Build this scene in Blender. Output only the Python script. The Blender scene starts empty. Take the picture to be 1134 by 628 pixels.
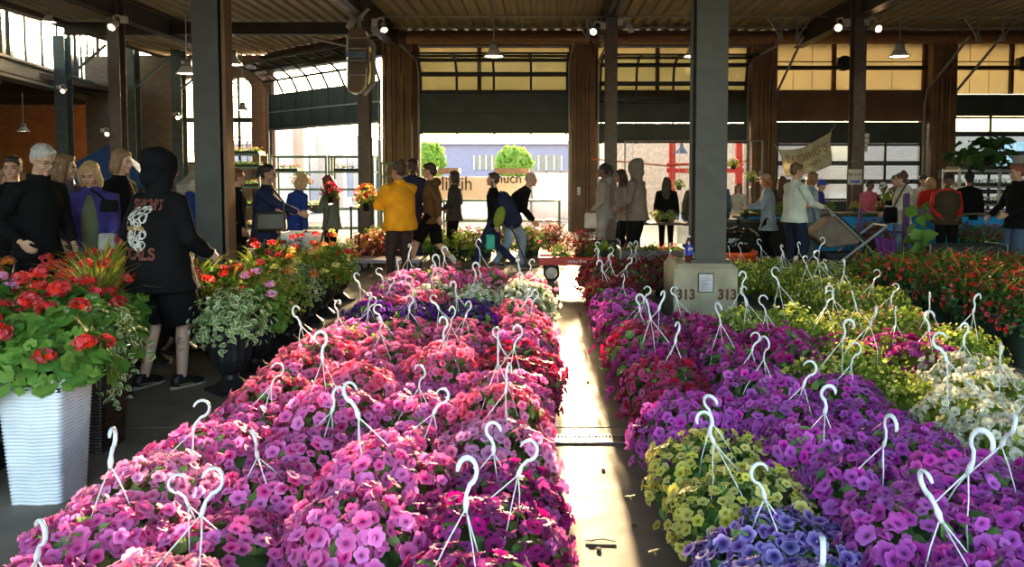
import bpy, bmesh, math, random
import numpy as np
from mathutils import Vector, Matrix, Euler
random.seed(7); rng = np.random.default_rng(7)
scene = bpy.context.scene
COL = scene.collection
PI = math.pi
# ---------------------------------------------------------------- camera
F, CX, PIT, CAMZ = 850.0, 600.0, math.radians(3.0), 1.55
CY = 193.0 + F*math.tan(PIT)
cam = bpy.data.cameras.new('camera'); camo = bpy.data.objects.new('camera', cam); COL.objects.link(camo)
camo.location = (0, 0, CAMZ); camo.rotation_euler = (PI/2-PIT, 0, 0)
cam.sensor_width = 36; cam.lens = 36*F/1134; cam.shift_x = -(CX-567)/1134; cam.shift_y = -(314-CY)/1134
cam.clip_end = 500; cam.clip_start = .05
scene.camera = camo
def at(px, py, Y):
    x = (px-CX)/F; v = (CY-py)/F
    d = Vector((x, math.cos(PIT)+v*math.sin(PIT), -math.sin(PIT)+v*math.cos(PIT)))
    return Vector((0, 0, CAMZ)) + d*(Y/d.y)
def onz(px, py, z=0.0):
    x = (px-CX)/F; v = (CY-py)/F
    d = Vector((x, math.cos(PIT)+v*math.sin(PIT), -math.sin(PIT)+v*math.cos(PIT)))
    return Vector((0, 0, CAMZ)) + d*((z-CAMZ)/d.z)
def proj(p):
    r = Vector(p)-Vector((0, 0, CAMZ)); f = r.y*math.cos(PIT)-r.z*math.sin(PIT); u = r.y*math.sin(PIT)+r.z*math.cos(PIT)
    if f < .05: return (-999, -999)
    return (CX+F*r.x/f, CY-F*u/f)
# ---------------------------------------------------------------- materials
MATS = {}
def newmat(name):
    m = bpy.data.materials.new(name); m.use_nodes = True; nt = m.node_tree; nt.nodes.clear(); return m, nt
def N(nt, t, **k):
    n = nt.nodes.new(t)
    for a, b in k.items(): setattr(n, a, b)
    return n
def mat(name, col, rough=.6, metal=0, var=.12, scale=8, bump=0, bscale=40, spec=.5, emit=0, stretch=None, col2=None, trans=0, coat=0):
    if name in MATS: return MATS[name]
    m, nt = newmat(name); L = nt.links.new
    out = N(nt, 'ShaderNodeOutputMaterial'); b = N(nt, 'ShaderNodeBsdfPrincipled')
    tc = N(nt, 'ShaderNodeTexCoord'); mp = N(nt, 'ShaderNodeMapping'); L(tc.outputs['Object'], mp.inputs[0])
    if stretch: mp.inputs['Scale'].default_value = stretch
    no = N(nt, 'ShaderNodeTexNoise'); no.inputs['Scale'].default_value = scale; no.inputs['Detail'].default_value = 4
    L(mp.outputs[0], no.inputs['Vector'])
    mx = N(nt, 'ShaderNodeMix', data_type='RGBA')
    c2 = col2 or tuple(c*(1-var*1.6) for c in col)
    c1 = col if col2 else tuple(min(1, c*(1+var)) for c in col)
    mx.inputs[6].default_value = (*c2, 1); mx.inputs[7].default_value = (*c1, 1)
    rp = N(nt, 'ShaderNodeMapRange'); rp.inputs[1].default_value = .35; rp.inputs[2].default_value = .65
    L(no.outputs[0], rp.inputs[0]); L(rp.outputs[0], mx.inputs[0]); L(mx.outputs[2], b.inputs['Base Color'])
    b.inputs['Roughness'].default_value = rough; b.inputs['Metallic'].default_value = metal
    b.inputs['Specular IOR Level'].default_value = spec
    if coat: b.inputs['Coat Weight'].default_value = coat
    if emit: b.inputs['Emission Color'].default_value = (*col, 1); b.inputs['Emission Strength'].default_value = emit
    if bump:
        n2 = N(nt, 'ShaderNodeTexNoise'); n2.inputs['Scale'].default_value = bscale; n2.inputs['Detail'].default_value = 3; L(mp.outputs[0], n2.inputs['Vector'])
        bp = N(nt, 'ShaderNodeBump'); bp.inputs['Strength'].default_value = bump; bp.inputs['Distance'].default_value = .02
        L(n2.outputs[0], bp.inputs['Height']); L(bp.outputs[0], b.inputs['Normal'])
    if trans:
        tr = N(nt, 'ShaderNodeBsdfTranslucent'); L(mx.outputs[2], tr.inputs[0]); ms = N(nt, 'ShaderNodeMixShader'); ms.inputs[0].default_value = trans
        L(b.outputs[0], ms.inputs[1]); L(tr.outputs[0], ms.inputs[2]); L(ms.outputs[0], out.inputs[0])
    else: L(b.outputs[0], out.inputs[0])
    MATS[name] = m; return m
def petal(name, col, throat, spread=.10, mid=None, tr=.45, hue=.03):
    """petal colour: throat colour at the centre of each blossom, slight differences from blossom to blossom"""
    m, nt = newmat(name); L = nt.links.new
    out = N(nt, 'ShaderNodeOutputMaterial'); a = N(nt, 'ShaderNodeAttribute', attribute_name='pet')
    sp = N(nt, 'ShaderNodeSeparateColor'); L(a.outputs['Color'], sp.inputs[0])
    r = N(nt, 'ShaderNodeValToRGB'); L(sp.outputs[0], r.inputs[0])
    r.color_ramp.elements[0].position = .12; r.color_ramp.elements[0].color = (*throat, 1)
    r.color_ramp.elements[1].position = .42; r.color_ramp.elements[1].color = (*col, 1)
    if mid:
        e = r.color_ramp.elements.new(.9); e.color = (*mid, 1)
    h = N(nt, 'ShaderNodeHueSaturation')
    m1 = N(nt, 'ShaderNodeMapRange'); m1.inputs[3].default_value = .5-hue; m1.inputs[4].default_value = .5+hue; L(sp.outputs[1], m1.inputs[0]); L(m1.outputs[0], h.inputs['Hue'])
    m2 = N(nt, 'ShaderNodeMapRange'); m2.inputs[3].default_value = 1-spread*2.2; m2.inputs[4].default_value = 1+spread*2.2; L(sp.outputs[2], m2.inputs[0]); L(m2.outputs[0], h.inputs['Value'])
    m3 = N(nt, 'ShaderNodeMapRange'); m3.inputs[3].default_value = .82; m3.inputs[4].default_value = 1.08; L(sp.outputs[1], m3.inputs[0]); L(m3.outputs[0], h.inputs['Saturation'])
    L(r.outputs[0], h.inputs['Color'])
    d = N(nt, 'ShaderNodeBsdfPrincipled'); d.inputs['Roughness'].default_value = .55; d.inputs['Specular IOR Level'].default_value = .3
    d.inputs['Sheen Weight'].default_value = .15
    t = N(nt, 'ShaderNodeBsdfTranslucent'); ms = N(nt, 'ShaderNodeMixShader'); ms.inputs[0].default_value = tr
    L(h.outputs[0], d.inputs['Base Color']); L(h.outputs[0], t.inputs[0]); L(d.outputs[0], ms.inputs[1]); L(t.outputs[0], ms.inputs[2]); L(ms.outputs[0], out.inputs[0])
    MATS[name] = m; return m
def leafmat(name, c1, c2, tr=.4, edge=None):
    m, nt = newmat(name); L = nt.links.new
    out = N(nt, 'ShaderNodeOutputMaterial'); a = N(nt, 'ShaderNodeAttribute', attribute_name='pet')
    sp = N(nt, 'ShaderNodeSeparateColor'); L(a.outputs['Color'], sp.inputs[0])
    mx = N(nt, 'ShaderNodeMix', data_type='RGBA'); mx.inputs[6].default_value = (*c1, 1); mx.inputs[7].default_value = (*c2, 1); L(sp.outputs[1], mx.inputs[0])
    src = mx.outputs[2]
    if edge:
        r = N(nt, 'ShaderNodeMapRange'); r.inputs[1].default_value = .55; r.inputs[2].default_value = .7; L(sp.outputs[0], r.inputs[0])
        m4 = N(nt, 'ShaderNodeMix', data_type='RGBA'); m4.inputs[7].default_value = (*edge, 1); L(r.outputs[0], m4.inputs[0]); L(src, m4.inputs[6]); src = m4.outputs[2]
    d = N(nt, 'ShaderNodeBsdfPrincipled'); d.inputs['Roughness'].default_value = .5; d.inputs['Specular IOR Level'].default_value = .35
    t = N(nt, 'ShaderNodeBsdfTranslucent'); ms = N(nt, 'ShaderNodeMixShader'); ms.inputs[0].default_value = tr
    L(src, d.inputs['Base Color']); L(src, t.inputs[0]); L(d.outputs[0], ms.inputs[1]); L(t.outputs[0], ms.inputs[2]); L(ms.outputs[0], out.inputs[0])
    MATS[name] = m; return m
def glassmat(name, tint=(.9, .95, .95), gl=.1, rough=.05):
    m, nt = newmat(name); L = nt.links.new
    out = N(nt, 'ShaderNodeOutputMaterial'); t = N(nt, 'ShaderNodeBsdfTransparent'); t.inputs[0].default_value = (*tint, 1)
    g = N(nt, 'ShaderNodeBsdfGlossy'); g.inputs['Roughness'].default_value = rough; ms = N(nt, 'ShaderNodeMixShader'); ms.inputs[0].default_value = gl
    L(t.outputs[0], ms.inputs[1]); L(g.outputs[0], ms.inputs[2]); L(ms.outputs[0], out.inputs[0]); MATS[name] = m; return m
def brickmat(name, c1, c2, mortar, scale=1.0, rough=.85, plane='xz'):
    m, nt = newmat(name); L = nt.links.new
    out = N(nt, 'ShaderNodeOutputMaterial'); b = N(nt, 'ShaderNodeBsdfPrincipled'); tc = N(nt, 'ShaderNodeTexCoord')
    s = N(nt, 'ShaderNodeSeparateXYZ'); c = N(nt, 'ShaderNodeCombineXYZ'); L(tc.outputs['Object'], s.inputs[0]); L(s.outputs[0 if plane == 'xz' else 1], c.inputs[0]); L(s.outputs[2], c.inputs[1])
    k = N(nt, 'ShaderNodeTexBrick'); k.inputs['Scale'].default_value = scale; k.inputs['Brick Width'].default_value = .24; k.inputs['Row Height'].default_value = .085
    k.inputs['Mortar Size'].default_value = .008; k.inputs['Color1'].default_value = (*c1, 1); k.inputs['Color2'].default_value = (*c2, 1); k.inputs['Mortar'].default_value = (*mortar, 1)
    L(c.outputs[0], k.inputs[0]); L(k.outputs[0], b.inputs['Base Color']); b.inputs['Roughness'].default_value = rough; L(b.outputs[0], out.inputs[0])
    MATS[name] = m; return m
# ---------------------------------------------------------------- mesh helpers
def rotm(z=0, x=0, y=0): return Euler((x, y, z)).to_matrix()
class MB:
    def __init__(s): s.v = []; s.f = []; s.a = []
    def add(s, vs, fs, attr=None):
        o = len(s.v); s.v.extend([tuple(v) for v in vs]); s.f.extend([tuple(i+o for i in f) for f in fs])
        if attr is not None: s.a.extend(attr)
        return s
    def box(s, c, d, rot=None, taper=1.0):
        x, y, z = d[0]/2, d[1]/2, d[2]/2; vs = []
        for sz in (-1, 1):
            t = taper if sz < 0 else 1
            for sx, sy in ((-1, -1), (1, -1), (1, 1), (-1, 1)): vs.append(Vector((sx*x*t, sy*y*t, sz*z)))
        if rot is not None: vs = [rot @ v for v in vs]
        c = Vector(c); vs = [v+c for v in vs]
        return s.add(vs, [(3, 2, 1, 0), (4, 5, 6, 7), (0, 1, 5, 4), (1, 2, 6, 5), (2, 3, 7, 6), (3, 0, 4, 7)])
    def bar(s, a, b, w, h=None, up=(0, 0, 1)):
        a, b = Vector(a), Vector(b); h = h or w; d = (b-a); l = d.length; d.normalize(); up = Vector(up)
        if abs(d.dot(up)) > .98: up = Vector((0, 1, 0))
        r = d.cross(up).normalized(); u = r.cross(d).normalized(); R = Matrix((r, d, u)).transposed()
        return s.box((a+b)/2, (w, l, h), R)
    def tube(s, pts, rad, n=8, flat=None, cap=True):
        pts = [Vector(p) for p in pts]; m = len(pts)
        if not hasattr(rad, '__len__'): rad = [rad]*m
        ref = None; rings = []
        for i, p in enumerate(pts):
            t = (pts[min(i+1, m-1)]-pts[max(i-1, 0)])
            t = t.normalized() if t.length > 1e-9 else Vector((0, 0, 1))
            if ref is None: ref = Vector((1, 0, 0)) if abs(t.x) < .8 else Vector((0, 1, 0))
            ref = (ref-t*ref.dot(t)).normalized(); bi = t.cross(ref)
            r = rad[i]; rx, ry = (r if hasattr(r, '__len__') else (r, r))
            rings.append([p+ref*(math.cos(2*PI*k/n)*rx)+bi*(math.sin(2*PI*k/n)*ry) for k in range(n)])
        vs = [q for r in rings for q in r]; fs = []
        for i in range(m-1):
            for k in range(n): fs.append((i*n+k, i*n+(k+1) % n, (i+1)*n+(k+1) % n, (i+1)*n+k))
        if cap: fs.append(tuple(range(n))[::-1]); fs.append(tuple((m-1)*n+k for k in range(n)))
        return s.add(vs, fs)
    def lathe(s, prof, n=20, c=(0, 0, 0), closed=True):
        vs = []; fs = []; m = len(prof)
        for r, z in prof:
            for k in range(n): vs.append((c[0]+r*math.cos(2*PI*k/n), c[1]+r*math.sin(2*PI*k/n), c[2]+z))
        for i in range(m-1):
            for k in range(n): fs.append((i*n+k, i*n+(k+1) % n, (i+1)*n+(k+1) % n, (i+1)*n+k))
        if closed: fs.append(tuple(range(n))[::-1]); fs.append(tuple((m-1)*n+k for k in range(n)))
        return s.add(vs, fs)
    def ell(s, c, r, n=12, m=8, rot=None):
        c = Vector(c); vs = [Vector((0, 0, -r[2]))]; fs = []
        for i in range(1, m):
            th = PI*i/m-PI/2
            for k in range(n): vs.append(Vector((r[0]*math.cos(th)*math.cos(2*PI*k/n), r[1]*math.cos(th)*math.sin(2*PI*k/n), r[2]*math.sin(th))))
        vs.append(Vector((0, 0, r[2]))); L = len(vs)-1
        for k in range(n): fs.append((0, 1+(k+1) % n, 1+k)); fs.append((L, L-n+k, L-n+(k+1) % n))
        for i in range(m-2):
            for k in range(n): fs.append((1+i*n+k, 1+i*n+(k+1) % n, 1+(i+1)*n+(k+1) % n, 1+(i+1)*n+k))
        if rot is not None: vs = [rot @ v for v in vs]
        return s.add([v+c for v in vs], fs)
    def prism(s, poly, depth, M=None):
        """poly in x,z extruded along y"""
        n = len(poly); vs = [Vector((x, -depth/2, z)) for x, z in poly]+[Vector((x, depth/2, z)) for x, z in poly]
        if M is not None: vs = [M @ v for v in vs]
        fs = [tuple(range(n)), tuple(range(n, 2*n))[::-1]]+[(i, (i+1) % n+0, (i+1) % n+n, i+n) for i in range(n)]
        return s.add(vs, fs)
    def xf(s, M): s.v = [tuple(M @ Vector(v)) for v in s.v]; return s
    def mesh(s, name, m=None, smooth=False):
        me = bpy.data.meshes.new(name); me.from_pydata(s.v, [], s.f)
        if s.a and len(s.a) == len(s.v):
            at_ = me.attributes.new('pet', 'FLOAT_COLOR', 'POINT'); at_.data.foreach_set('color', np.array([(*a, 1) for a in s.a], dtype=np.float32).ravel())
        if smooth: me.polygons.foreach_set('use_smooth', [True]*len(me.polygons))
        if m: me.materials.append(m)
        me.update(); return me
    def build(s, name, m, parent=None, smooth=False, loc=None, bevel=0):
        me = s.mesh(name, m, smooth)
        if not smooth or bevel:
            bm = bmesh.new(); bm.from_mesh(me); bmesh.ops.recalc_face_normals(bm, faces=bm.faces)
            bm.to_mesh(me); bm.free()
        o = bpy.data.objects.new(name, me); COL.objects.link(o)
        if parent: o.parent = parent
        if loc: o.location = loc
        if bevel:
            b = o.modifiers.new('bevel', 'BEVEL'); b.width = bevel; b.segments = 2; b.limit_method = 'ANGLE'
        return o
def tag(o, label=None, cat=None, group=None, kind=None):
    if label: o['label'] = label
    if cat: o['category'] = cat
    if group: o['group'] = group
    if kind: o['kind'] = kind
    return o
def thing(name, label, cat, loc=(0, 0, 0), rz=0, group=None):
    o = bpy.data.objects.new(name, None); COL.objects.link(o); o.location = loc; o.rotation_euler = (0, 0, rz); o.empty_display_size = .1
    return tag(o, label, cat, group)
def inst(name, me, parent=None, loc=(0, 0, 0), rot=(0, 0, 0), sc=1, m=None, kind=None):
    o = bpy.data.objects.new(name, me); COL.objects.link(o); o.location = loc; o.rotation_euler = rot
    o.scale = (sc, sc, sc) if not hasattr(sc, '__len__') else sc
    if parent: o.parent = parent
    if m:
        o.material_slots[0].link = 'OBJECT'; o.material_slots[0].material = m
    if kind: o['kind'] = kind
    return o
def copy_tree(o, parent=None):
    c = o.copy(); COL.objects.link(c)
    if parent: c.parent = parent
    for ch in list(o.children): copy_tree(ch, c)
    return c
def struct(o): o['kind'] = 'structure'; return o
def text_mesh(txt, size=1.0, ext=.002, bold=0):
    cu = bpy.data.curves.new('t', 'FONT'); cu.body = txt; cu.size = size; cu.extrude = ext; cu.align_x = 'CENTER'; cu.align_y = 'CENTER'; cu.offset = bold
    o = bpy.data.objects.new('t', cu); COL.objects.link(o)
    dg = bpy.context.evaluated_depsgraph_get(); me = bpy.data.meshes.new_from_object(o.evaluated_get(dg))
    bpy.data.objects.remove(o); bpy.data.curves.remove(cu); return me
def put_text(name, txt, size, m, parent, M, ext=.002, bold=0, fn=None, wide=1.0):
    me = text_mesh(txt, size, ext, bold); me.name = name
    for v in me.vertices:
        c = Vector((v.co.x*wide, v.co.y, v.co.z)); v.co = fn(c) if fn else M @ c
    me.materials.clear(); me.materials.append(m)
    o = bpy.data.objects.new(name, me); COL.objects.link(o)
    if parent: o.parent = parent
    return o
XZ = Matrix.Rotation(PI/2, 4, 'X')  # text plane facing -Y (towards the camera)
# remesh queue --------------------------------------------------
BAKE = []
def soft(mb, name, m, parent, voxel=.012, smooth=4, wrinkle=0, wsize=.08):
    o = mb.build(name, m, parent, smooth=True)
    r = o.modifiers.new('r', 'REMESH'); r.mode = 'VOXEL'; r.voxel_size = voxel; r.use_smooth_shade = True
    if wrinkle:
        tx = bpy.data.textures.new('w', 'CLOUDS'); tx.noise_scale = wsize; d = o.modifiers.new('d', 'DISPLACE'); d.texture = tx; d.strength = wrinkle; d.texture_coords = 'LOCAL'; d.mid_level = .5
    if smooth:
        sm = o.modifiers.new('s', 'SMOOTH'); sm.iterations = smooth; sm.factor = .5
    BAKE.append(o); return o
def bake_all():
    dg = bpy.context.evaluated_depsgraph_get(); dg.update()
    res = [(o, bpy.data.meshes.new_from_object(o.evaluated_get(dg))) for o in BAKE]
    for o, me in res:
        m = o.data.materials[0] if o.data.materials else None
        o.modifiers.clear(); nm = o.data.name; o.data = me; me.name = nm
        if m and not me.materials: me.materials.append(m)
        me.polygons.foreach_set('use_smooth', [True]*len(me.polygons))
    BAKE.clear()
# scatter --------------------------------------------------------
def frames(nrm, spin):
    n = nrm/np.linalg.norm(nrm, axis=1, keepdims=True); ref = np.where(np.abs(n[:, 2:3]) > .9, np.array([[1., 0, 0]]), np.array([[0, 0, 1.]]))
    x = np.cross(ref, n); x /= np.linalg.norm(x, axis=1, keepdims=True); y = np.cross(n, x)
    c, s_ = np.cos(spin)[:, None], np.sin(spin)[:, None]
    return np.stack([x*c+y*s_, -x*s_+y*c, n], axis=2)
def scatter(mb, tv, tf, ta, pos, R, sc, rnd=None):
    tv = np.array(tv); n = len(pos)
    V = np.einsum('nij,kj->nki', R, tv)*np.asarray(sc).reshape(-1, 1, 1)+pos[:, None, :]
    k = len(tv); rnd = rng.random((n, 2)) if rnd is None else rnd
    base = len(mb.v); mb.v.extend(map(tuple, V.reshape(-1, 3).tolist()))
    for i in range(n):
        o = base+i*k; mb.f.extend([tuple(j+o for j in f) for f in tf])
    A = np.zeros((n, k, 3)); A[:, :, 0] = np.array(ta)[None, :]; A[:, :, 1] = rnd[:, :1]; A[:, :, 2] = rnd[:, 1:2]
    mb.a.extend(map(tuple, A.reshape(-1, 3).tolist()))
def T_petunia(detail=2):
    vs = [(0, 0, -.34)]; a = [0.]; fs = []
    if detail >= 2:
        for k in range(10): t = 2*PI*k/10; vs.append((.22*math.cos(t), .22*math.sin(t), -.08)); a.append(.22)
        for k in range(10):
            t = 2*PI*k/10; r = .68 if k % 2 == 0 else .62; vs.append((r*math.cos(t), r*math.sin(t), .10 if k % 2 == 0 else .03)); a.append(.65)
        for k in range(20):
            t = 2*PI*k/20; q = k % 4; r = {0: 1.0, 1: .95, 2: .80, 3: .95}[q]; vs.append((r*math.cos(t), r*math.sin(t), {0: -.02, 1: .12, 2: -.02, 3: .10}[q])); a.append(1.)
        for k in range(10):
            k2 = (k+1) % 10; fs.append((0, 1+k, 1+k2)); fs.append((1+k, 11+k, 11+k2, 1+k2))
            fs.append((11+k, 21+2*k, 21+2*k+1)); fs.append((11+k, 21+2*k+1, 11+k2)); fs.append((11+k2, 21+2*k+1, 21+(2*k+2) % 20))
        # tube behind the face
        b = len(vs)
        for k in range(5): t = 2*PI*k/5; vs.append((.24*math.cos(t), .24*math.sin(t), -.14)); a.append(.5)
        for k in range(5): t = 2*PI*k/5; vs.append((.08*math.cos(t), .08*math.sin(t), -.8)); a.append(.5)
        for k in range(5): fs.append((b+k, b+(k+1) % 5, b+5+(k+1) % 5, b+5+k))
    else:
        for k in range(10):
            t = 2*PI*k/10; r = 1. if k % 2 == 0 else .8; vs.append((r*math.cos(t), r*math.sin(t), .1 if k % 2 == 0 else .0)); a.append(.9)
        for k in range(10): fs.append((0, 1+k, 1+(k+1) % 10))
    return vs, fs, a
def T_leaf(w=.42, fold=.12, droop=.15):
    vs = [(0, 0, 0), (-w*.8, .35, fold), (0, .38, 0), (w*.8, .35, fold), (-w*.62, .72, fold-.04-droop*.3), (0, .75, -.02-droop*.4), (w*.62, .72, fold-.04-droop*.3), (0, 1.05, -.06-droop)]
    fs = [(0, 2, 1), (0, 3, 2), (1, 2, 5, 4), (2, 3, 6, 5), (4, 5, 7), (5, 6, 7)]
    a = [.3, 1., 0, 1., 1., 0., 1., 1.]
    return vs, fs, a
def T_round(nl=7):
    """round scalloped geranium leaf"""
    vs = [(0, 0, 0)]; a = [0.]; fs = []; n = nl*2
    for k in range(n):
        t = -PI/2+.25+(2*PI-.5)*k/(n-1); vs.append((.30*math.cos(t), .30*math.sin(t), .06)); a.append(.4)
    for k in range(n):
        t = -PI/2+.25+(2*PI-.5)*k/(n-1); r = .55 if k % 2 else .47; vs.append((r*math.cos(t), r*math.sin(t), .05+.05*math.sin(3*t))); a.append(1.)
    for k in range(n-1): fs.append((0, 1+k, 2+k)); fs.append((1+k, 1+n+k, 2+n+k, 2+k))
    return vs, fs, a
def T_blade(L=1., w=.03, arch=.5, seg=5):
    vs = []; a = []; fs = []
    for i in range(seg+1):
        t = i/seg; ww = w*(1-t**2*.95); y = arch*t*t*L; z = L*(t-.35*arch*t*t*t)
        vs += [(-ww, y, z), (ww, y, z)]; a += [t, t]
    for i in range(seg): fs.append((2*i, 2*i+1, 2*i+3, 2*i+2))
    return vs, fs, a
def T_frond(L=1., n=9, w=.16, arch=.8):
    """fern frond with paired leaflets"""
    vs = []; fs = []; a = []
    def P(t): return Vector((0, arch*L*t*(.35+.65*t), L*(.9*t-.55*arch*t*t)))
    for i in range(n):
        t = .12+.86*i/(n-1); p = P(t); q = P(min(1, t+.05)); ww = w*L*math.sin(PI*min(.98, t*.85+.12))
        for sx in (-1, 1):
            b = len(vs); d = (q-p)
            vs += [tuple(p), tuple(p+Vector((sx*ww*.55, 0, .02))+d*1.1), tuple(p+Vector((sx*ww, 0, -.02))+d*1.1), tuple(p+Vector((sx*ww*.5, 0, 0))-d*.15)]; a += [0., .5, 1., .5]; fs.append((b, b+1, b+2, b+3))
    return vs, fs, a
def mound_pts(n, rx, rz, z0, tmax=100, lump=.10, seed=0, inset=0., ph=None):
    g = np.random.default_rng(seed); u = g.random(n); c = 1-u*(1-math.cos(math.radians(tmax)))
    i = np.arange(n); phi = i*2.399963+g.random(n)*.5; th = np.arccos(c)
    s_ = np.sin(th); d = np.stack([s_*np.cos(phi), s_*np.sin(phi), c], 1)
    l = 1+lump*np.sin(3*phi+seed)*s_+lump*.8*np.sin(5*phi-2*seed+th*4)*s_+(g.random(n)-.5)*.12-inset
    P = d*np.array([rx, rx, rz])*l[:, None]; P[:, 2] += z0
    return P, d, g
# ---------------------------------------------------------------- world and light
w = bpy.data.worlds.new('world'); scene.world = w; w.use_nodes = True; nt = w.node_tree; nt.nodes.clear()
sky = N(nt, 'ShaderNodeTexSky'); sky.sky_type = 'NISHITA'; sky.sun_disc = False; SUN_EL = math.radians(6.5); SUN_AZ = .017
sky.sun_elevation = math.radians(12); sky.sun_rotation = SUN_AZ; sky.air_density = 1.2; sky.dust_density = 2.5
bg = N(nt, 'ShaderNodeBackground'); bg.inputs[1].default_value = SKY_STRENGTH = 1.0
wo = N(nt, 'ShaderNodeOutputWorld'); nt.links.new(sky.outputs[0], bg.inputs[0]); nt.links.new(bg.outputs[0], wo.inputs[0])
sl = bpy.data.lights.new('sun', 'SUN'); sl.energy = 19; sl.angle = math.radians(1.6); sl.color = (1, .70, .38)
so = bpy.data.objects.new('sun', sl); COL.objects.link(so); so.rotation_euler = (PI/2-SUN_EL+PI, PI, -SUN_AZ)
sdir = Vector((math.sin(SUN_AZ)*math.cos(SUN_EL), math.cos(SUN_AZ)*math.cos(SUN_EL), math.sin(SUN_EL)))
so.rotation_euler = sdir.to_track_quat('Z', 'Y').to_euler(); so.location = (0, 30, 8)
vs_ = scene.view_settings; vs_.view_transform = 'Standard'; vs_.look = 'None'; vs_.exposure = 0.75; vs_.gamma = 1; vs_.use_curve_mapping = False
# ---------------------------------------------------------------- shared materials
steel_grey = mat('painted_steel_grey', (.055, .06, .06), .45, var=.15, scale=3)
steel_dark = mat('painted_steel_dark', (.045, .038, .034), .5, var=.15, scale=3)
brown_steel = mat('brown_painted_pier', (.20, .105, .055), .55, var=.15, scale=2)
brown_wall = mat('brown_wall_panel', (.17, .085, .05), .7, var=.15, scale=1.5)
cream = mat('cream_panel', (.66, .62, .48), .7, var=.04, scale=1, trans=.25)
door_dark = mat('dark_door_panel', (.035, .05, .055), .5, var=.15, scale=2)
door_frame = mat('dark_door_frame', (.02, .022, .022), .5)
galv = mat('galvanised_steel', (.33, .34, .34), .4, .6, var=.1)
glass = glassmat('door_glass', (.82, .88, .86), .10)
glass_bright = glassmat('window_glass', (.95, .97, .97), .06)
white_pl = mat('white_plastic', (.80, .84, .88), .35, var=.03, trans=.15)
black_pl = mat('black_plastic', (.012, .012, .013), .4)
lamp_white = mat('lamp_enamel', (.55, .55, .52), .35, var=.05)
bulb_warm = mat('glowing_bulb', (1, .62, .28), .4, emit=14)
bulb_pale = mat('glowing_pale_bulb', (1, .85, .6), .4, emit=10)
# floor -----------------------------------------------------------
def floor_mat():
    m, nt = newmat('polished_concrete'); L = nt.links.new
    out = N(nt, 'ShaderNodeOutputMaterial'); b = N(nt, 'ShaderNodeBsdfPrincipled'); tc = N(nt, 'ShaderNodeTexCoord')
    n1 = N(nt, 'ShaderNodeTexNoise'); n1.inputs['Scale'].default_value = 1.3; n1.inputs['Detail'].default_value = 8; n1.inputs['Roughness'].default_value = .65; L(tc.outputs['Object'], n1.inputs[0])
    r = N(nt, 'ShaderNodeValToRGB'); r.color_ramp.elements[0].position = .35; r.color_ramp.elements[0].color = (.15, .13, .10, 1); r.color_ramp.elements[1].position = .68; r.color_ramp.elements[1].color = (.27, .24, .19, 1); L(n1.outputs[0], r.inputs[0])
    n2 = N(nt, 'ShaderNodeTexVoronoi'); n2.inputs['Scale'].default_value = 4.7; L(tc.outputs['Object'], n2.inputs[0])
    m2 = N(nt, 'ShaderNodeMapRange'); m2.inputs[1].default_value = .0; m2.inputs[2].default_value = .06; m2.inputs[3].default_value = .45; m2.inputs[4].default_value = 1; L(n2.outputs[0], m2.inputs[0])
    mu = N(nt, 'ShaderNodeMix', data_type='RGBA', blend_type='MULTIPLY'); mu.inputs[0].default_value = 1; L(r.outputs[0], mu.inputs[6]); L(m2.outputs[0], mu.inputs[7])
    L(mu.outputs[2], b.inputs['Base Color'])
    n3 = N(nt, 'ShaderNodeTexNoise'); n3.inputs['Scale'].default_value = 5; n3.inputs['Detail'].default_value = 6; L(tc.outputs['Object'], n3.inputs[0])
    m3 = N(nt, 'ShaderNodeMapRange'); m3.inputs[3].default_value = .46; m3.inputs[4].default_value = .72; L(n3.outputs[0], m3.inputs[0]); L(m3.outputs[0], b.inputs['Roughness'])
    bp = N(nt, 'ShaderNodeBump'); bp.inputs['Strength'].default_value = .12; bp.inputs['Distance'].default_value = .02; L(n3.outputs[0], bp.inputs['Height']); L(bp.outputs[0], b.inputs['Normal'])
    b.inputs['Specular IOR Level'].default_value = .10; L(b.outputs[0], out.inputs[0]); return m
fm = floor_mat()
f = MB()
# slab in two pours with the joint across the aisle
f.box((0, .8, -.1), (32, 7.66-.012, .2)); f.box((0, 4.63+10.2, -.1), (32, 20.4-.012, .2))
struct(f.build('floor', fm, bevel=.004))
f = MB(); f.box((0, 65, -.16), (160, 80.2, .24)); struct(f.build('trim_street_pavement', mat('pavement', (.42, .39, .35), .7, scale=.6, var=.12)))
f = MB(); f.box((0, -14, -.16), (60, 22, .2)); struct(f.build('trim_pavement_behind', mat('pavement', (.42, .39, .35), .7)))
# drain grate across the aisle
dr = thing('floor_drain', 'slotted steel drain grate set across the concrete aisle', 'drain', (.32, 4.42, 0))
f = MB(); f.box((0, -.06, .003), (1.0, .012, .006)); f.box((0, .06, .003), (1.0, .012, .006)); f.build('frame', galv, dr)
f = MB()
for i in range(50): f.box((-.49+i*.02, 0, .003), (.008, .11, .005))
f.build('grate', steel_grey, dr)
f = MB(); f.box((0, 0, .001), (1.0, .11, .001)); f.build('channel', black_pl, dr)
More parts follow.
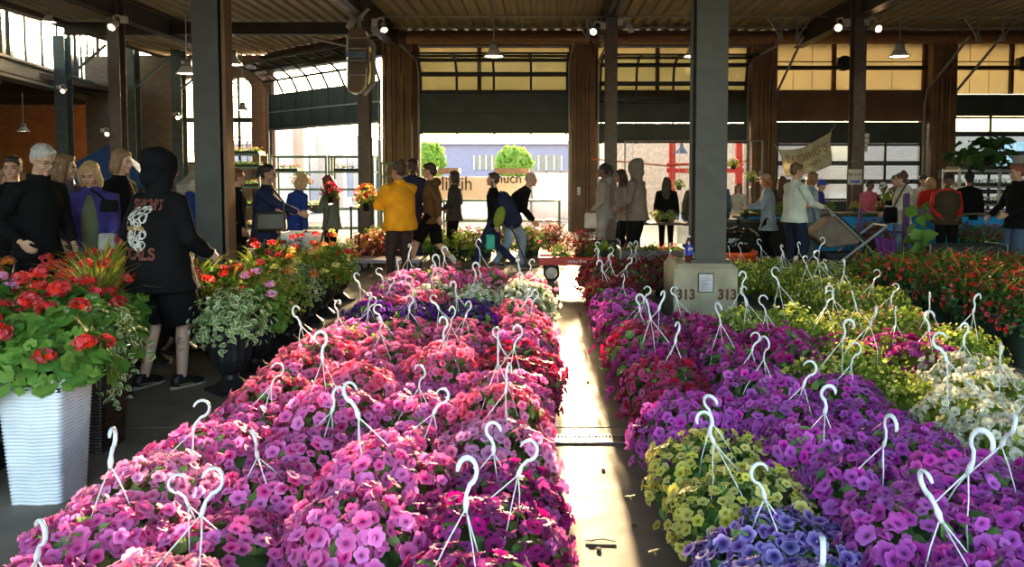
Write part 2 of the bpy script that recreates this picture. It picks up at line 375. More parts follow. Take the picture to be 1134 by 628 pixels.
# ceiling deck ------------------------------------------------------
deckm = mat('corrugated_roof_deck', (.26, .21, .12), .6, var=.12, scale=.7)
f = MB(); x = -12.2; ZC = 5.45
pts = []
while x < 17:
    pts += [(x, ZC), (x+.14, ZC), (x+.17, ZC+.07), (x+.28, ZC+.07), (x+.31, ZC)]; x += .31
n = len(pts); Y0, Y1 = -1.5, 25.6
vs = [(a, Y0, b) for a, b in pts]+[(a, Y1, b) for a, b in pts]; f.add(vs, [(i, i+1, n+i+1, n+i) for i in range(n-1)])
f.box((2.5, (Y0+Y1)/2, ZC+.3), (29.4, Y1-Y0, .3)); struct(f.build('ceiling', deckm))
mb = MB(); mb.box((-17.3, 14, 7.4), (10.4, 30, .2)); struct(mb.build('ceiling_high', deckm))
mb = MB(); mb.box((-12.25, 12.5, 5.6), (.3, 27, .55)); struct(mb.build('trim_deck_edge', steel_dark))
# roof beams running to the door wall and cross beams
k = 0
def beam(a, b, w_, h, m=steel_dark):
    global k; k += 1
    mb = MB(); a, b = Vector(a), Vector(b); d = (b-a).normalized()
    mb.bar(a+Vector((0, 0, h/2-.015)), b+Vector((0, 0, h/2-.015)), w_, .03); mb.bar(a-Vector((0, 0, h/2-.015)), b-Vector((0, 0, h/2-.015)), w_, .03); mb.bar(a, b, .03, h)
    o = mb.build('trim_beam_%d' % k, m); return struct(o)
for X in (-9.3, -3.95, 1.52, 6.95): beam((X, -1, 5.2), (X, 21, 5.2), .25, .48)
beam((-12, 19.5, 5.2), (-3.95, 19.5, 5.2), .2, .3)
beam((-3.95, 8.43, 5.15), (12, 8.43, 5.15), .25, .5); beam((-12, 8.43, 5.15), (-3.95, 8.43, 5.15), .25, .5)
beam((-8.9, 24.6, 5.0), (-4.0, 20.8, 5.0), .3, .5)
for Y in (18.9, 20.3):
    mb = MB(); mb.tube([(-3.9, Y, 5.38), (14, Y, 5.38)], .025, 6); k += 1; struct(mb.build('trim_conduit_%d' % k, galv))
# brown duct along the top of the door wall
mb = MB(); mb.tube([(-3.6, 20.7, 5.15), (14, 20.7, 5.15)], .13, 12)
for i in range(12): mb.tube([(-3+i*1.4, 20.7, 5.15), (-2.94+i*1.4, 20.7, 5.15)], .145, 12)
tag(mb.build('wall_duct', mat('brown_duct', (.34, .16, .07), .5), smooth=False), 'brown round duct along the top of the door wall', 'duct')
# ---------------------------------------------------------------- door wall at Y=21
YW = 21.0
def X_(px, Y=YW): return (px-CX)/F*Y
def Z_(py, Y=YW): return at(600, py, Y).z
piers = [445, 645, 842, 1037]; PW = .66
doors = [(X_(465), X_(630)), (X_(662), X_(826)), (X_(857), X_(1020)), (X_(1052), X_(1217))]
mb = MB()
ZT = [3.0, 3.0, 3.0, 3.74]
# brown wall band and mullions (one wall), openings left free
edges = [X_(430)]+[v for d in doors for v in d]+[16.]
for i in range(0, len(edges), 2): mb.box(((edges[i]+edges[i+1])/2, YW+.15, 2.72), (edges[i+1]-edges[i], .2, 5.44))
for (a, b), zt in zip(doors, ZT):
    z1 = max(zt, 3.84); 
    if z1-zt > .12: mb.box(((a+b)/2, YW+.15, (zt+z1)/2), (b-a, .2, z1-zt))
    else: z1 = zt
    mb.box(((a+b)/2, YW+.15, 5.35), (b-a, .2, .2)); xm = a+(b-a)*.40
    mb.box((xm, YW+.12, (z1+5.3)/2), (.1, .14, 5.3-z1)); 
struct(mb.build('wall_back', brown_wall))
kk = 0
for (a, b), zt in zip(doors, ZT):
    z1 = 3.84 if zt < 3.5 else zt
    for (u0, u1) in ((a, a+(b-a)*.40-.05), (a+(b-a)*.40+.05, b)):
        kk += 1; mb = MB(); mb.box(((u0+u1)/2, YW+.16, (z1+5.25)/2), (u1-u0, .04, 5.25-z1)); 
        for t in (.33, .66): mb.box((u0+(u1-u0)*t, YW+.135, (z1+5.25)/2), (.012, .012, 5.25-z1))
        o = struct(mb.build('window_%d' % kk, cream)); 
for i, px in enumerate(piers):
    Xp = X_(px); mb = MB(); mb.box((Xp, YW-.15, 2.6), (PW, .3, 5.2))
    for s in (-.22, .02, .2): mb.box((Xp+s, YW-.32, 2.6), (.07, .06, 5.2))
    o = struct(mb.build('trim_pier_%d' % (i+1), brown_steel, bevel=.01))
    mb = MB(); mb.tube([(Xp+.1, YW-.38, 0), (Xp+.1, YW-.38, 4.2), (Xp+.18, YW-.38, 4.5), (Xp+.18, YW-.38, 5.1)], .04, 8); mb.tube([(Xp-.12, YW-.38, 1), (Xp-.12, YW-.38, 4.6)], .025, 8)
    for z in (1.5, 3.0, 4.2): mb.box((Xp, YW-.37, z), (.36, .03, .04))
    mb.build('conduit', brown_steel, o); mb = MB(); mb.box((Xp-.12, YW-.4, 1.55 if i != 1 else 1.1), (.09, .06, .22)); mb.build('switch_box', galv, o)
def sectional(name, a, b, segs, ncol, path, label=None):
    """overhead door: segs = [(s0, s1, kind)] measured along the path from its lower edge"""
    root = bpy.data.objects.new(name, None); COL.objects.link(root); root['kind'] = 'structure'
    def P(s):
        acc = 0
        for (p, q) in zip(path, path[1:]):
            l = (Vector(q)-Vector(p)).length
            if s <= acc+l+1e-6 or q is path[-1]: t = (s-acc)/l; v = Vector(p).lerp(Vector(q), t); d = (Vector(q)-Vector(p)).normalized(); return v, d
            acc += l
    cw = (b-a)/ncol
    for (s0, s1, kd) in segs:
        p, _ = P(s0+.001); q, _ = P(s1-.001)
        def pt(x, v): return Vector((x, v.y, v.z))
        if kd == 'solid':
            mb = MB(); mb.bar(pt((a+b)/2, p), pt((a+b)/2, q), b-a, .045, up=(1, 0, 0)) if False else None
            d = (q-p); u = d.normalized(); nrm = Vector((1, 0, 0)).cross(u)
            R = Matrix((Vector((1, 0, 0)), u, nrm)).transposed()
            c = (p+q)/2; c.x = (a+b)/2; mb = MB(); mb.box(c, (b-a, d.length-.01, .045), R)
            for i in range(1, ncol): cc = c.copy(); cc.x = a+cw*i; mb.box(cc-nrm*.0, (.014, d.length-.03, .056), R)
            for i in range(ncol+1): 
                cc = p.copy(); cc.x = min(max(a+cw*i, a+.04), b-.04); mb.box(cc, (.05, .07, .075), R)
            mb.build('door_panel', door_dark, root)
        else:
            d = (q-p); u = d.normalized(); nrm = Vector((1, 0, 0)).cross(u); R = Matrix((Vector((1, 0, 0)), u, nrm)).transposed(); c = (p+q)/2; c.x = (a+b)/2
            mb = MB()
            for v in (p+u*.03, q-u*.03): v = v.copy(); v.x = (a+b)/2; mb.box(v, (b-a, .06, .05), R)
            for i in range(ncol+1): cc = c.copy(); cc.x = a+cw*i+(.03 if i == 0 else -.03 if i == ncol else 0); mb.box(cc, (.06, d.length, .05), R)
            mb.build('glazing_frame', door_frame, root)
            mb = MB(); mb.box(c, (b-a-.05, d.length-.06, .006), R); mb.build('glass', glass, root)
    return root
def arc_path(z_turn, zc=None, r=.45, yb=1.5, ph=.0):
    pts = [(0, YW-.06, 0), (0, YW-.06, z_turn)]
    for i in range(1, 7):
        t = PI/2*i/6*(1-ph); pts.append((0, YW-.06-r*(1-math.cos(t)), z_turn+r*math.sin(t)))
    e = Vector(pts[-1]); d = Vector((0, -math.cos(PI/2*ph), math.sin(PI/2*ph))); pts.append(tuple(e+d*2.2)); return pts
SG = .53
for i, (z0) in enumerate((2.66, 2.41)):
    a, b = doors[i]; pth = arc_path(4.15)
    segs = [(z0+j*SG, z0+(j+1)*SG, 'solid' if j < (2) else 'glass') for j in range(6)]
    r = sectional('door_%d' % (i+1), a+.03, b-.03, segs, 4, pth)
    mb = MB()
    for x in (a, b):
        mb.tube([Vector((x, p[1], max(p[2], .02))) for p in pth], .03, 6)
    mb.build('track', galv, r)
    mb = MB(); mb.tube([(a, YW-.15, Z_(52)), (b, YW-.15, Z_(52))], .05, 10); mb.build('spring_shaft', galv, r)
    mb = MB(); mb.tube([(a+.02, YW-.09, z0), (b-.02, YW-.09, z0)], .02, 6); mb.build('bottom_seal', black_pl, r)
# doors 3 and 4, closed with glazed rows
for i, rows in ((2, [(0.02, .83, 'solid'), (.83, 1.35, 'glass'), (1.35, 1.85, 'glass'), (1.85, 2.38, 'glass'), (2.38, 2.98, 'solid')]),
                (3, [(0.02, .55, 'solid'), (.55, 1.08, 'glass'), (1.08, 1.6, 'glass'), (1.6, 2.12, 'glass'), (2.12, 2.64, 'glass'), (2.64, 3.12, 'glass'), (3.12, 3.72, 'solid')])):
    a, b = doors[i]; r = sectional('door_%d' % (i+1), a+.03, b-.03, rows, 4, [(0, YW-.02, 0), (0, YW-.02, 5)])
    mb = MB()
    for x in (a, b): mb.tube([(x, YW-.06, .02), (x, YW-.06, 3.4), (x, YW-.2, 3.8), (x, YW-2.2, 4.9)], .035, 6)
    mb.build('track', galv, r)
    mb = MB(); mb.tube([(a, YW-.15, Z_(76)), (b, YW-.15, Z_(76))], .06, 10); mb.tube([(a, YW-.1, Z_(69)), (b, YW-.1, Z_(69))], .015, 6); mb.build('spring_shaft', steel_dark, r)
    mb = MB(); c = a+(b-a)*.43
    mb.lathe([(.16, 0), (.2, .03), (.2, .18), (.14, .22)], 16); mb.xf(Matrix.Translation((c, YW-.2, Z_(72))) @ Matrix.Rotation(PI/2, 4, 'X')); mb.box((c-.1, YW-.25, Z_(72)), (.16, .2, .3)); mb.build('opener_motor', black_pl, r)
# track hangers
for j, (px, up) in enumerate([(650, 1), (665, 1), (862, 1), (880, 0), (1078, 1), (1105, 0)]):
    Xp = X_(px, 19); mb = MB(); s = -1 if up else 1; zb = Z_(42, 19)
    mb.bar((Xp, 19, zb), (Xp, 19, 5.4), .045); mb.bar((Xp, 19, zb), (Xp+s*.35, 19, 5.4), .04); mb.bar((Xp-.42, 19, 5.4), (Xp+.42, 19, 5.4), .05, .03); mb.box((Xp, 19, zb), (.1, .1, .12))
    k += 1; struct(mb.build('trim_track_hanger_%d' % (j+1), galv))
# ---------------------------------------------------------------- angled opening on the left
A = Vector((-4.2, 20.9, 0)); B = Vector((-8.75, 24.9, 0)); U = (B-A).normalized(); Nn = Vector((U.y, -U.x, 0))
if Nn.y > 0: Nn = -Nn     # towards the hall
LW = (B-A).length
def AP(s, z, off=0.): p = A+U*s+Nn*off; return Vector((p.x, p.y, z))
mb = MB()
def ab(mb, s0, s1, z0, z1, off=0., th=.12):
    c = AP((s0+s1)/2, (z0+z1)/2, off); R = Matrix((U, Nn, Vector((0, 0, 1)))).transposed(); return mb.box(c, (s1-s0, th, z1-z0), R)
ab(mb, 0, .12, 0, 5.4); ab(mb, LW-.15, LW+.2, 0, 5.4); ab(mb, 0, LW, 5.2, 5.44)
struct(mb.build('wall_corner', brown_steel))
r = bpy.data.objects.new('door_5', None); COL.objects.link(r); r['kind'] = 'structure'
for (z0, z1) in ((2.98, 3.5), (3.52, 4.05)):
    mb = MB(); ab(mb, .14, LW-.16, z0, z1, .1, .05)
    for t in range(1, 7): ab(mb, LW*t/7-.01, LW*t/7+.01, z0+.02, z1-.02, .12, .03)
    mb.build('door_panel', door_dark, r)
mb = MB(); ab(mb, .14, LW-.16, 3.5, 3.54, .14, .06); ab(mb, .14, LW-.16, 2.94, 3.0, .12, .06); mb.build('rail', galv, r)
for j in range(3):    # glazed rows tilting in under the roof
    o0, z0 = .1+[0, .22, .62][j], 4.05+[0, .42, .72][j]; o1, z1 = .1+[.22, .62, 1.1][j], 4.05+[.42, .72, .85][j]
    p0, p1 = AP(.14, z0, o0), AP(.14, z1, o1); q0, q1 = AP(LW-.16, z0, o0), AP(LW-.16, z1, o1); mb = MB()
    mb.bar(p0, q0, .06); mb.bar(p1, q1, .06)
    for t in range(8): mb.bar(p0.lerp(q0, t/7), p1.lerp(q1, t/7), .05)
    mb.build('glazing_frame', door_frame, r); mb = MB(); mb.add([p0, q0, q1, p1, p0+Vector((0, 0, .006)), q0+Vector((0, 0, .006)), q1+Vector((0, 0, .006)), p1+Vector((0, 0, .006))], [(0, 1, 2, 3), (7, 6, 5, 4), (0, 4, 5, 1), (1, 5, 6, 2), (2, 6, 7, 3), (3, 7, 4, 0)]); mb.build('glass', glass_bright, r)
mb = MB()
for s in (.12, LW-.14): mb.tube([AP(s, .02, .16), AP(s, 4.1, .16), AP(s, 4.5, .3), AP(s, 4.85, .8), AP(s, 4.95, 2.2)], .035, 6)
mb.build('track', galv, r)
# brick wall with tall arched windows, far left
Yb = 25.3; brick_tan = brickmat('tan_brick', (.30, .22, .16), (.24, .17, .12), (.20, .16, .12)); 
mb = MB(); mb.box(((X_(150, Yb)+X_(196, Yb))/2, Yb, 2.7), (X_(196, Yb)-X_(150, Yb), .4, 5.4)); mb.box((X_(291, Yb), Yb, 2.7), (.5, .4, 5.4)); mb.box((X_(246, Yb), Yb, 3.1), (.28, .4, 6.2) if False else (.28, .4, 5.4))
zb, zt = Z_(182, Yb), Z_(86, Yb)
for (p0, p1) in ((196, 241), (251, 284)):
    x0, x1 = X_(p0, Yb), X_(p1, Yb); mb.box(((x0+x1)/2, Yb, zb/2), (x1-x0, .4, zb)); cx, rr = (x0+x1)/2, (x1-x0)/2; n = 12
    for i in range(n):
        t0, t1 = PI*i/n, PI*(i+1)/n; hh = .45; a = (cx-rr*math.cos(t0), zt-hh+hh*math.sin(t0)); b = (cx-rr*math.cos(t1), zt-hh+hh*math.sin(t1))
        mb.prism([a, b, (b[0], 5.4), (a[0], 5.4)], .4, Matrix.Translation((0, Yb, 0)))
struct(mb.build('wall_brick', brick_tan))
for wi, (p0, p1) in enumerate(((196, 241), (251, 284))):
    x0, x1 = X_(p0, Yb), X_(p1, Yb); r = bpy.data.objects.new('window_%d' % (9+wi), None); COL.objects.link(r); r['kind'] = 'structure'; mb = MB()
    for x in (x0+.04, x1-.04, (x0+x1)/2): mb.box((x, Yb-.05, (zb+zt)/2), (.08, .08, zt-zb))
    zm = Z_(133, Yb); mb.box(((x0+x1)/2, Yb-.05, zm), (x1-x0, .1, .16)); mb.box(((x0+x1)/2, Yb-.05, zb+.04), (x1-x0, .1, .08))
    for q in (.25, .75): mb.box((x0+(x1-x0)*q, Yb-.05, (zb+zt)/2), (.025, .04, zt-zb))
    for z in np.linspace(zb, zt-.2, 7)[1:]: mb.box(((x0+x1)/2, Yb-.05, z), (x1-x0, .03, .025))
    mb.build('window_frame', steel_grey, r); mb = MB(); mb.box(((x0+x1)/2, Yb, (zb+zt)/2), (x1-x0, .01, zt-zb)); mb.build('pane', glass_bright, r)
# left clerestory wall and lower bay
C0, C1 = Vector((-12.9, 15, 0)), Vector((-15.2, 26.8, 0)); 
def CP(t, z): p = C0.lerp(C1, t); return Vector((p.x, p.y, z))
def cbar(mb, t0, t1, z0, z1, th=.2):
    d = (C1-C0).normalized(); nn = Vector((d.y, -d.x, 0)); R = Matrix((d, nn, Vector((0, 0, 1)))).transposed(); c = CP((t0+t1)/2, (z0+z1)/2); return mb.box(c, ((t1-t0)*(C1-C0).length, th, z1-z0), R)
mb = MB(); cbar(mb, -.3, 1, 4.15, 4.6, .35); cbar(mb, -.3, 1, 4.02, 4.1, .5); cbar(mb, -.3, 1, 4.5, 4.56, .5); struct(mb.build('wall_left', mat('olive_steel_beam', (.16, .16, .13), .55)))
mb = MB(); cbar(mb, -.3, 1, 6.75, 7.3, .4); struct(mb.build('trim_clerestory_beam', steel_dark))
wk = 20
for t0, t1 in ((-.02, .19), (.19, .42), (.44, .78), (.80, .98)):
    r = bpy.data.objects.new('window_%d' % wk, None); COL.objects.link(r); r['kind'] = 'structure'; wk += 1; mb = MB()
    cbar(mb, t0, t0+.015, 4.6, 6.8, .12); cbar(mb, t1-.015, t1, 4.6, 6.8, .12)
    for q in range(1, 4): tt = t0+(t1-t0)*q/4; cbar(mb, tt-.003, tt+.003, 4.6, 6.8, .06)
    mb.build('window_frame', steel_grey, r); mb = MB(); cbar(mb, t0, t1, 4.6, 6.8, .01); mb.build('pane', glass_bright, r)
mb = MB(); mb.box((-18.5, 20, 4.3), (9, 16, .16)); 
for y in (14, 17, 20, 23, 26): mb.box((-18.3, y, 4.05), (8.5, .22, .34))
struct(mb.build('trim_bay_roof', mat('dark_timber', (.09, .05, .03), .7, stretch=(1, 8, 1))))
mb = MB(); mb.box((-18.5, 28.3, 2.2), (9.4, .25, 4.4)); struct(mb.build('wall_bay', mat('ochre_wall', (.30, .12, .035), .8)))
mb = MB(); mb.box((-19.2, 28.1, .75), (8.4, .1, 1.7)); struct(mb.build('trim_bay_plinth', mat('pale_block', (.42, .30, .20), .8)))
mb = MB(); mb.box((-22.5, 20, 2.2), (.2, 17, 4.4)); struct(mb.build('wall_far_left', brown_wall))
mb = MB(); mb.box((-14.1, Yb+.1, 2.7), (1.7, .2, 5.4)); struct(mb.build('wall_left_return', brick_tan))
mb = MB(); mb.box((-20, 8, 2.7), (.3, 14, 5.4)); struct(mb.build('wall_side', brown_wall))
mb = MB()
for x0, x1, z0, z1 in ((-20, -5.5, 0, 5.6), (6.5, 16.2, 0, 5.6), (-5.5, 6.5, 4.6, 5.6)): mb.box(((x0+x1)/2, -1.4, (z0+z1)/2), (x1-x0, .3, z1-z0))
struct(mb.build('wall_light_baffle', brown_wall))  # unseen wall added behind the camera to cut sky light on the mid-ground
mb = MB(); mb.box((16.1, 12, 2.7), (.3, 18, 5.4)); struct(mb.build('wall_shade_right', brown_wall))  # out-of-view side wall, added to give the hall shade
# ---------------------------------------------------------------- columns
def column(X, Y, w_, label, base=False, z0=0., rz=0, h=ZC, m=steel_grey, name='steel_column'):
    r = thing(name, label, 'column', (X, Y, 0), rz)
    mb = MB(); t = .02; d = w_
    mb.box((0, -d/2, (z0+h)/2), (w_, t, h-z0)); mb.box((0, d/2, (z0+h)/2), (w_, t, h-z0)); mb.box((0, 0, (z0+h)/2), (t, d, h-z0)); mb.build('shaft', m, r, bevel=.004)
    return r
c = column(1.82, 8.43, .34, 'dark steel column rising from the stencilled concrete footing', z0=.6, m=mat('brown_grey_steel', (.048, .043, .037), .5))
mb = MB(); mb.box((0, 0, .615), (.42, .42, .03)); mb.build('base_plate', steel_dark, c)
mb = MB(); mb.tube([(-.2, -.1, .62), (-.2, -.1, 5.4)], .02, 8); mb.build('conduit', steel_dark, c)
c = column(-3.6, 8.43, .28, 'thick grey steel column standing among the potted geraniums on the left'); mb = MB(); mb.box((.165, .02, 2.7), (.04, .2, 5.4)); mb.build('conduit', brown_steel, c)
mb = MB(); mb.box((0, 0, .03), (.5, .5, .06)); mb.build('base_plate', steel_dark, c)
rowb = []
for X, lb in ((-9.33, 'brown grey steel column behind the blond shoppers with one spotlight'), (-3.9, 'slim steel column carrying the silver heater unit'), (1.52, 'slim steel column just right of the middle brown door pier'), (6.94, 'steel column with the small white paper sign taped on it')):
    c = column(X, 17, .26, lb, m=mat('two_tone_column', (.12, .09, .075), .5)); rowb.append(c)
    mb = MB(); mb.box((0, 0, .02), (.4, .4, .04)); mb.build('base_plate', steel_dark, c)
for X, Y, lb in ((X_(74, 22), 22, 'greenish steel column in front of the clerestory windows at far left'), (X_(150, 24), 24, 'thin grey column beside the tan brick wall'), (X_(201, 24.4), 24.4, 'slim brown column in front of the left arched window')):
    c = column(X, Y, .32, lb, m=mat('green_grey_steel', (.11, .14, .135), .5)); mb = MB(); mb.bar((.1, -.1, 4.2), (1.3, -.1, 5.2), .06); mb.build('brace', MATS['green_grey_steel'], c)
# concrete footing
conc = mat('footing_concrete', (.36, .31, .22), .85, scale=5, var=.12, bump=.3)
ft = thing('concrete_footing', 'square concrete footing stencilled 313 with a framed notice', 'footing', (1.74, 8.44, 0))
mb = MB(); w2, h, ch = .34, .6, .05
mb.box((0, 0, h/2-ch/2), (2*w2, 2*w2, h-ch)); mb.add([(-w2, -w2, h-ch), (w2, -w2, h-ch), (w2, w2, h-ch), (-w2, w2, h-ch), (-w2+ch, -w2+ch, h), (w2-ch, -w2+ch, h), (w2-ch, w2-ch, h), (-w2+ch, w2-ch, h)], [(0, 1, 5, 4), (1, 2, 6, 5), (2, 3, 7, 6), (3, 0, 4, 7), (4, 5, 6, 7)]); mb.build('footing_block', conc, ft, bevel=.008)
stencil = mat('stencil_brown', (.13, .045, .02), .8)
def M_front(x, y, z): return Matrix.Translation((x, y, z)) @ XZ
put_text('stencil_number', '313', .15, stencil, ft, M_front(-.21, -w2-.003, .27), bold=.006, wide=.9); put_text('stencil_number', '313', .15, stencil, ft, M_front(.23, -w2-.003, .27), bold=.006, wide=.9)
mb = MB(); mb.box((0, -w2-.01, .40), (.17, .016, .21)); nf = mb.build('notice_frame', steel_grey, ft, bevel=.006)
mb = MB(); mb.box((0, -w2-.019, .40), (.145, .003, .185)); mb.build('notice_paper', mat('lilac_paper', (.55, .5, .55), .5), nf)
mb = MB()
for i in range(9): mb.box((0 if i % 3 else -.02, -w2-.0215, .46-i*.016), (.10 if i % 3 else .07, .001, .003))
mb.build('notice_lines', steel_dark, nf)
# water bottle
bt = thing('drink_bottle', 'plastic cola bottle with blue label standing on the concrete footing', 'bottle', (1.60, 8.32, .6))
mb = MB(); mb.lathe([(.035, 0), (.038, .02), (.036, .16), (.037, .2), (.018, .255), (.014, .27)], 16); mb.build('bottle_body', mat('dark_cola', (.10, .02, .015), .1, spec=.8), bt, True)
mb = MB(); mb.lathe([(.0385, .07), (.0385, .19)], 18, closed=False); mb.build('label_sleeve', mat('blue_label', (.02, .04, .55), .3), bt, True)
mb = MB(); mb.lathe([(.024, 0), (.024, .002)], 16); mb.xf(Matrix.Translation((.01, -.038, .14)) @ Matrix.Rotation(PI/2, 4, 'X')); mb.build('emblem', mat('white_emblem', (.8, .8, .8), .4), bt)
mb = MB(); mb.prism([(-.02, .003), (.02, .008), (.012, .02), (-.012, .02)], .002, Matrix.Translation((.01, -.041, .14))); mb.build('emblem_red', mat('emblem_red', (.7, .02, .03), .4), bt)
mb = MB(); mb.prism([(-.02, -.004), (.02, 0), (.012, -.02), (-.012, -.02)], .002, Matrix.Translation((.01, -.041, .14))); mb.build('emblem_blue', MATS['blue_label'], bt)
mb = MB(); mb.lathe([(.016, .265), (.017, .268), (.017, .285), (.012, .288)], 14); mb.build('cap', white_pl, bt, True)
cu = thing('paper_cup', 'small white cup lying on the concrete footing beside the bottle', 'cup', (1.66, 8.4, .6)); mb = MB(); mb.lathe([(.028, 0), (.036, .08), (.038, .085), (.034, .085), (.026, .005)], 16); mb.build('cup', white_pl, cu, True); mb = MB(); mb.lathe([(.039, .082), (.039, .09), (.03, .094)], 16); mb.build('lid', white_pl, cu, True)
# ---------------------------------------------------------------- lamps
def pendant(px, py, Y, label, s=1.0, lit=True):
    p = at(px, py, Y); r = thing('pendant_lamp', label, 'lamp', (p.x, p.y, p.z), 0, 'pendant lamps under the roof')
    mb = MB(); mb.lathe([(.03*s, .28*s), (.09*s, .26*s), (.10*s, .12*s)], 16); mb.build('ballast_housing', galv, r, True)
    mb = MB(); mb.lathe([(.10*s, .13*s), (.15*s, .05*s), (.21*s, -.02*s), (.205*s, -.02*s), (.14*s, .04*s), (.09*s, .11*s)], 20, closed=False); mb.build('lamp_shade', lamp_white, r, True)
    mb = MB(); mb.lathe([(.01, -.012*s), (.17*s, -.005*s), (.17*s, .01*s), (.01, .02*s)], 16); mb.build('bulb', bulb_pale, r, True)
    mb = MB(); mb.tube([(0, 0, .27*s), (0, 0, ZC-p.z if p.x > -13 else 1.0)], .012, 6); mb.build('rod', galv, r); return r
Yp = 15.5
pendant(207, 81, Yp, 'lit pendant lamp just left of the thick grey column'); pendant(257, 71, Yp, 'lit pendant lamp just right of the thick grey column')
pendant(547, 62, Yp, 'lit pendant lamp above the open doorway in the middle'); pendant(768, 62, Yp, 'lit pendant lamp partly hidden behind the footed column')
pendant(996, 62, Yp, 'lit pendant lamp in front of the cream wall panels on the right'); pendant(54, 24, 18, 'pendant lamp in front of the clerestory windows at upper left', .8)
pendant(26, 145, 20, 'small lit pendant lamp low in the ochre bay at far left', .7); pendant(269, 122, 22, 'small pendant lamp in front of the right arched window', .8)
def spot(px, py, Y, dirv, lit, label, s=1.0):
    p = at(px, py, Y); r = thing('spotlight', label, 'spotlight', tuple(p), 0, 'spotlights on the columns'); d = Vector(dirv).normalized(); q = d.to_track_quat('-Z', 'Y').to_matrix().to_4x4()
    mb = MB(); mb.lathe([(.03*s, .12*s), (.055*s, .09*s), (.06*s, 0), (.075*s, -.09*s), (.07*s, -.1*s), (.05*s, -.06*s)], 14); mb.xf(q); mb.build('lamp_head', lamp_white, r, True)
    mb = MB(); mb.lathe([(.01, -.10*s), (.06*s, -.088*s), (.06*s, -.07*s), (.01, -.06*s)], 14); mb.xf(q); mb.build('bulb', bulb_warm if lit else lamp_white, r, True)
    sx = 1 if px < lit_x else -1
    mb = MB(); mb.tube([(0, 0, .1*s), (0, 0, .16*s), (sx*.08*s, 0, .18*s), (sx*.16*s, .02, .12*s)], .02*s, 8); mb.box((sx*.18*s, .02, .1*s), (.1*s, .1*s, .12*s)); mb.build('bracket', lamp_white, r); return r
lit_x = 676; spot(658, 34, 16.9, (-.3, -1, -.5), True, 'lit spotlight on the left of the middle column', 1.1); spot(697, 30, 16.9, (.4, -.6, -1), False, 'unlit spotlight on the right of the middle column', 1.1)
lit_x = 947; spot(927, 31, 16.9, (-.1, -1, -.15), True, 'bright orange spotlight left of the right column', 1.2); spot(970, 31, 16.9, (.2, -1, -.4), True, 'bright orange spotlight right of the right column', 1.2)
lit_x = 405; spot(389, 26, 16.9, (-.4, -.3, -1), False, 'unlit spotlight above the silver heater', 1.2); spot(425, 30, 16.9, (.3, -.8, -1), True, 'lit spotlight right of the heater column', 1.1)
lit_x = 140; spot(126, 28, 16.7, (-.1, -1, -.7), True, 'lit spotlight on the brown grey column at left', 1.2)
lit_x = 70; spot(71, 100, 21.6, (0, -1, -.5), True, 'small lit spotlight on the greenish far left column', .9); lit_x = 100; spot(120, 148, 16.8, (0, -1, -.3), True, 'small lit spotlight low on the brown grey column', .7)
lit_x = 0; spot(198, 130, 24, (0, -1, -.3), True, 'small lit spotlight on the slim column by the arched window', .9)
# silver heater unit on the column
p = at(397, 66, 16.4); ht = thing('gas_heater', 'silver curved heater unit mounted high on the slim column', 'heater', tuple(p))
chrome = mat('polished_metal', (.7, .68, .62), .16, 1.0, var=.05)
mb = MB(); prof = [(-.22, -.62), (-.14, -.72), (.05, -.74), (.2, -.6), (.24, -.2), (.24, .35), (.2, .58), (.05, .66), (-.12, .64), (-.2, .5)]; mb.prism(prof, .4); mb.build('housing', chrome, ht, bevel=.03)
mb = MB()
for z in (-.35, -.05, .2, .42): mb.box((0, -.21, z), (.44, .02, .025))
mb.build('band', galv, ht); mb = MB(); mb.box((0, -.215, .08), (.42, .015, .12)); mb.build('reflector_strip', mat('blue_glass', (.25, .45, .7), .1, .5), ht)
mb = MB(); mb.tube([(.25, 0, .4), (.32, .05, .3), (.3, .05, -.5), (.1, 0, -.74)], .05, 10); mb.tube([(0, .1, .6), (0, .1, .9), (.2, .1, 1.1)], .05, 10); mb.build('pipe', galv, ht)
# ---------------------------------------------------------------- outside
lav = brickmat('lavender_brick', (.30, .25, .33), (.26, .22, .29), (.34, .30, .36), .6)
bb = thing('brick_building', 'long low lavender grey building beyond the street, seen through the open door', 'building', (-4, 62, 0))
def ZY(py, Y): return at(600, py, Y).z
H1 = ZY(160, 62)
mb = MB(); mb.box((0, 4, H1/2), (46, 8, H1)); mb.build('wall', lav, bb)
mb = MB(); mb.box((0, 3.9, H1+.15), (46.6, 8.6, .3)); mb.build('parapet', mat('pale_coping', (.6, .58, .56), .7), bb)
for (p0, p1) in ((525, 552), (588, 622), (486, 494)):
    x0, x1 = X_(p0, 62)+4, X_(p1, 62)+4; z0, z1 = ZY(188, 62), ZY(172, 62); fr = MB(); fr.box(((x0+x1)/2, -.02, (z0+z1)/2), (x1-x0, .1, z1-z0)); fo = fr.build('window', mat('far_window', (.30, .24, .18), .3), bb)
    fr = MB()
    for t in np.linspace(0, 1, 5): fr.box((x0+(x1-x0)*t, -.1, (z0+z1)/2), (.1, .08, z1-z0))
    fr.build('mullion', white_pl, fo)
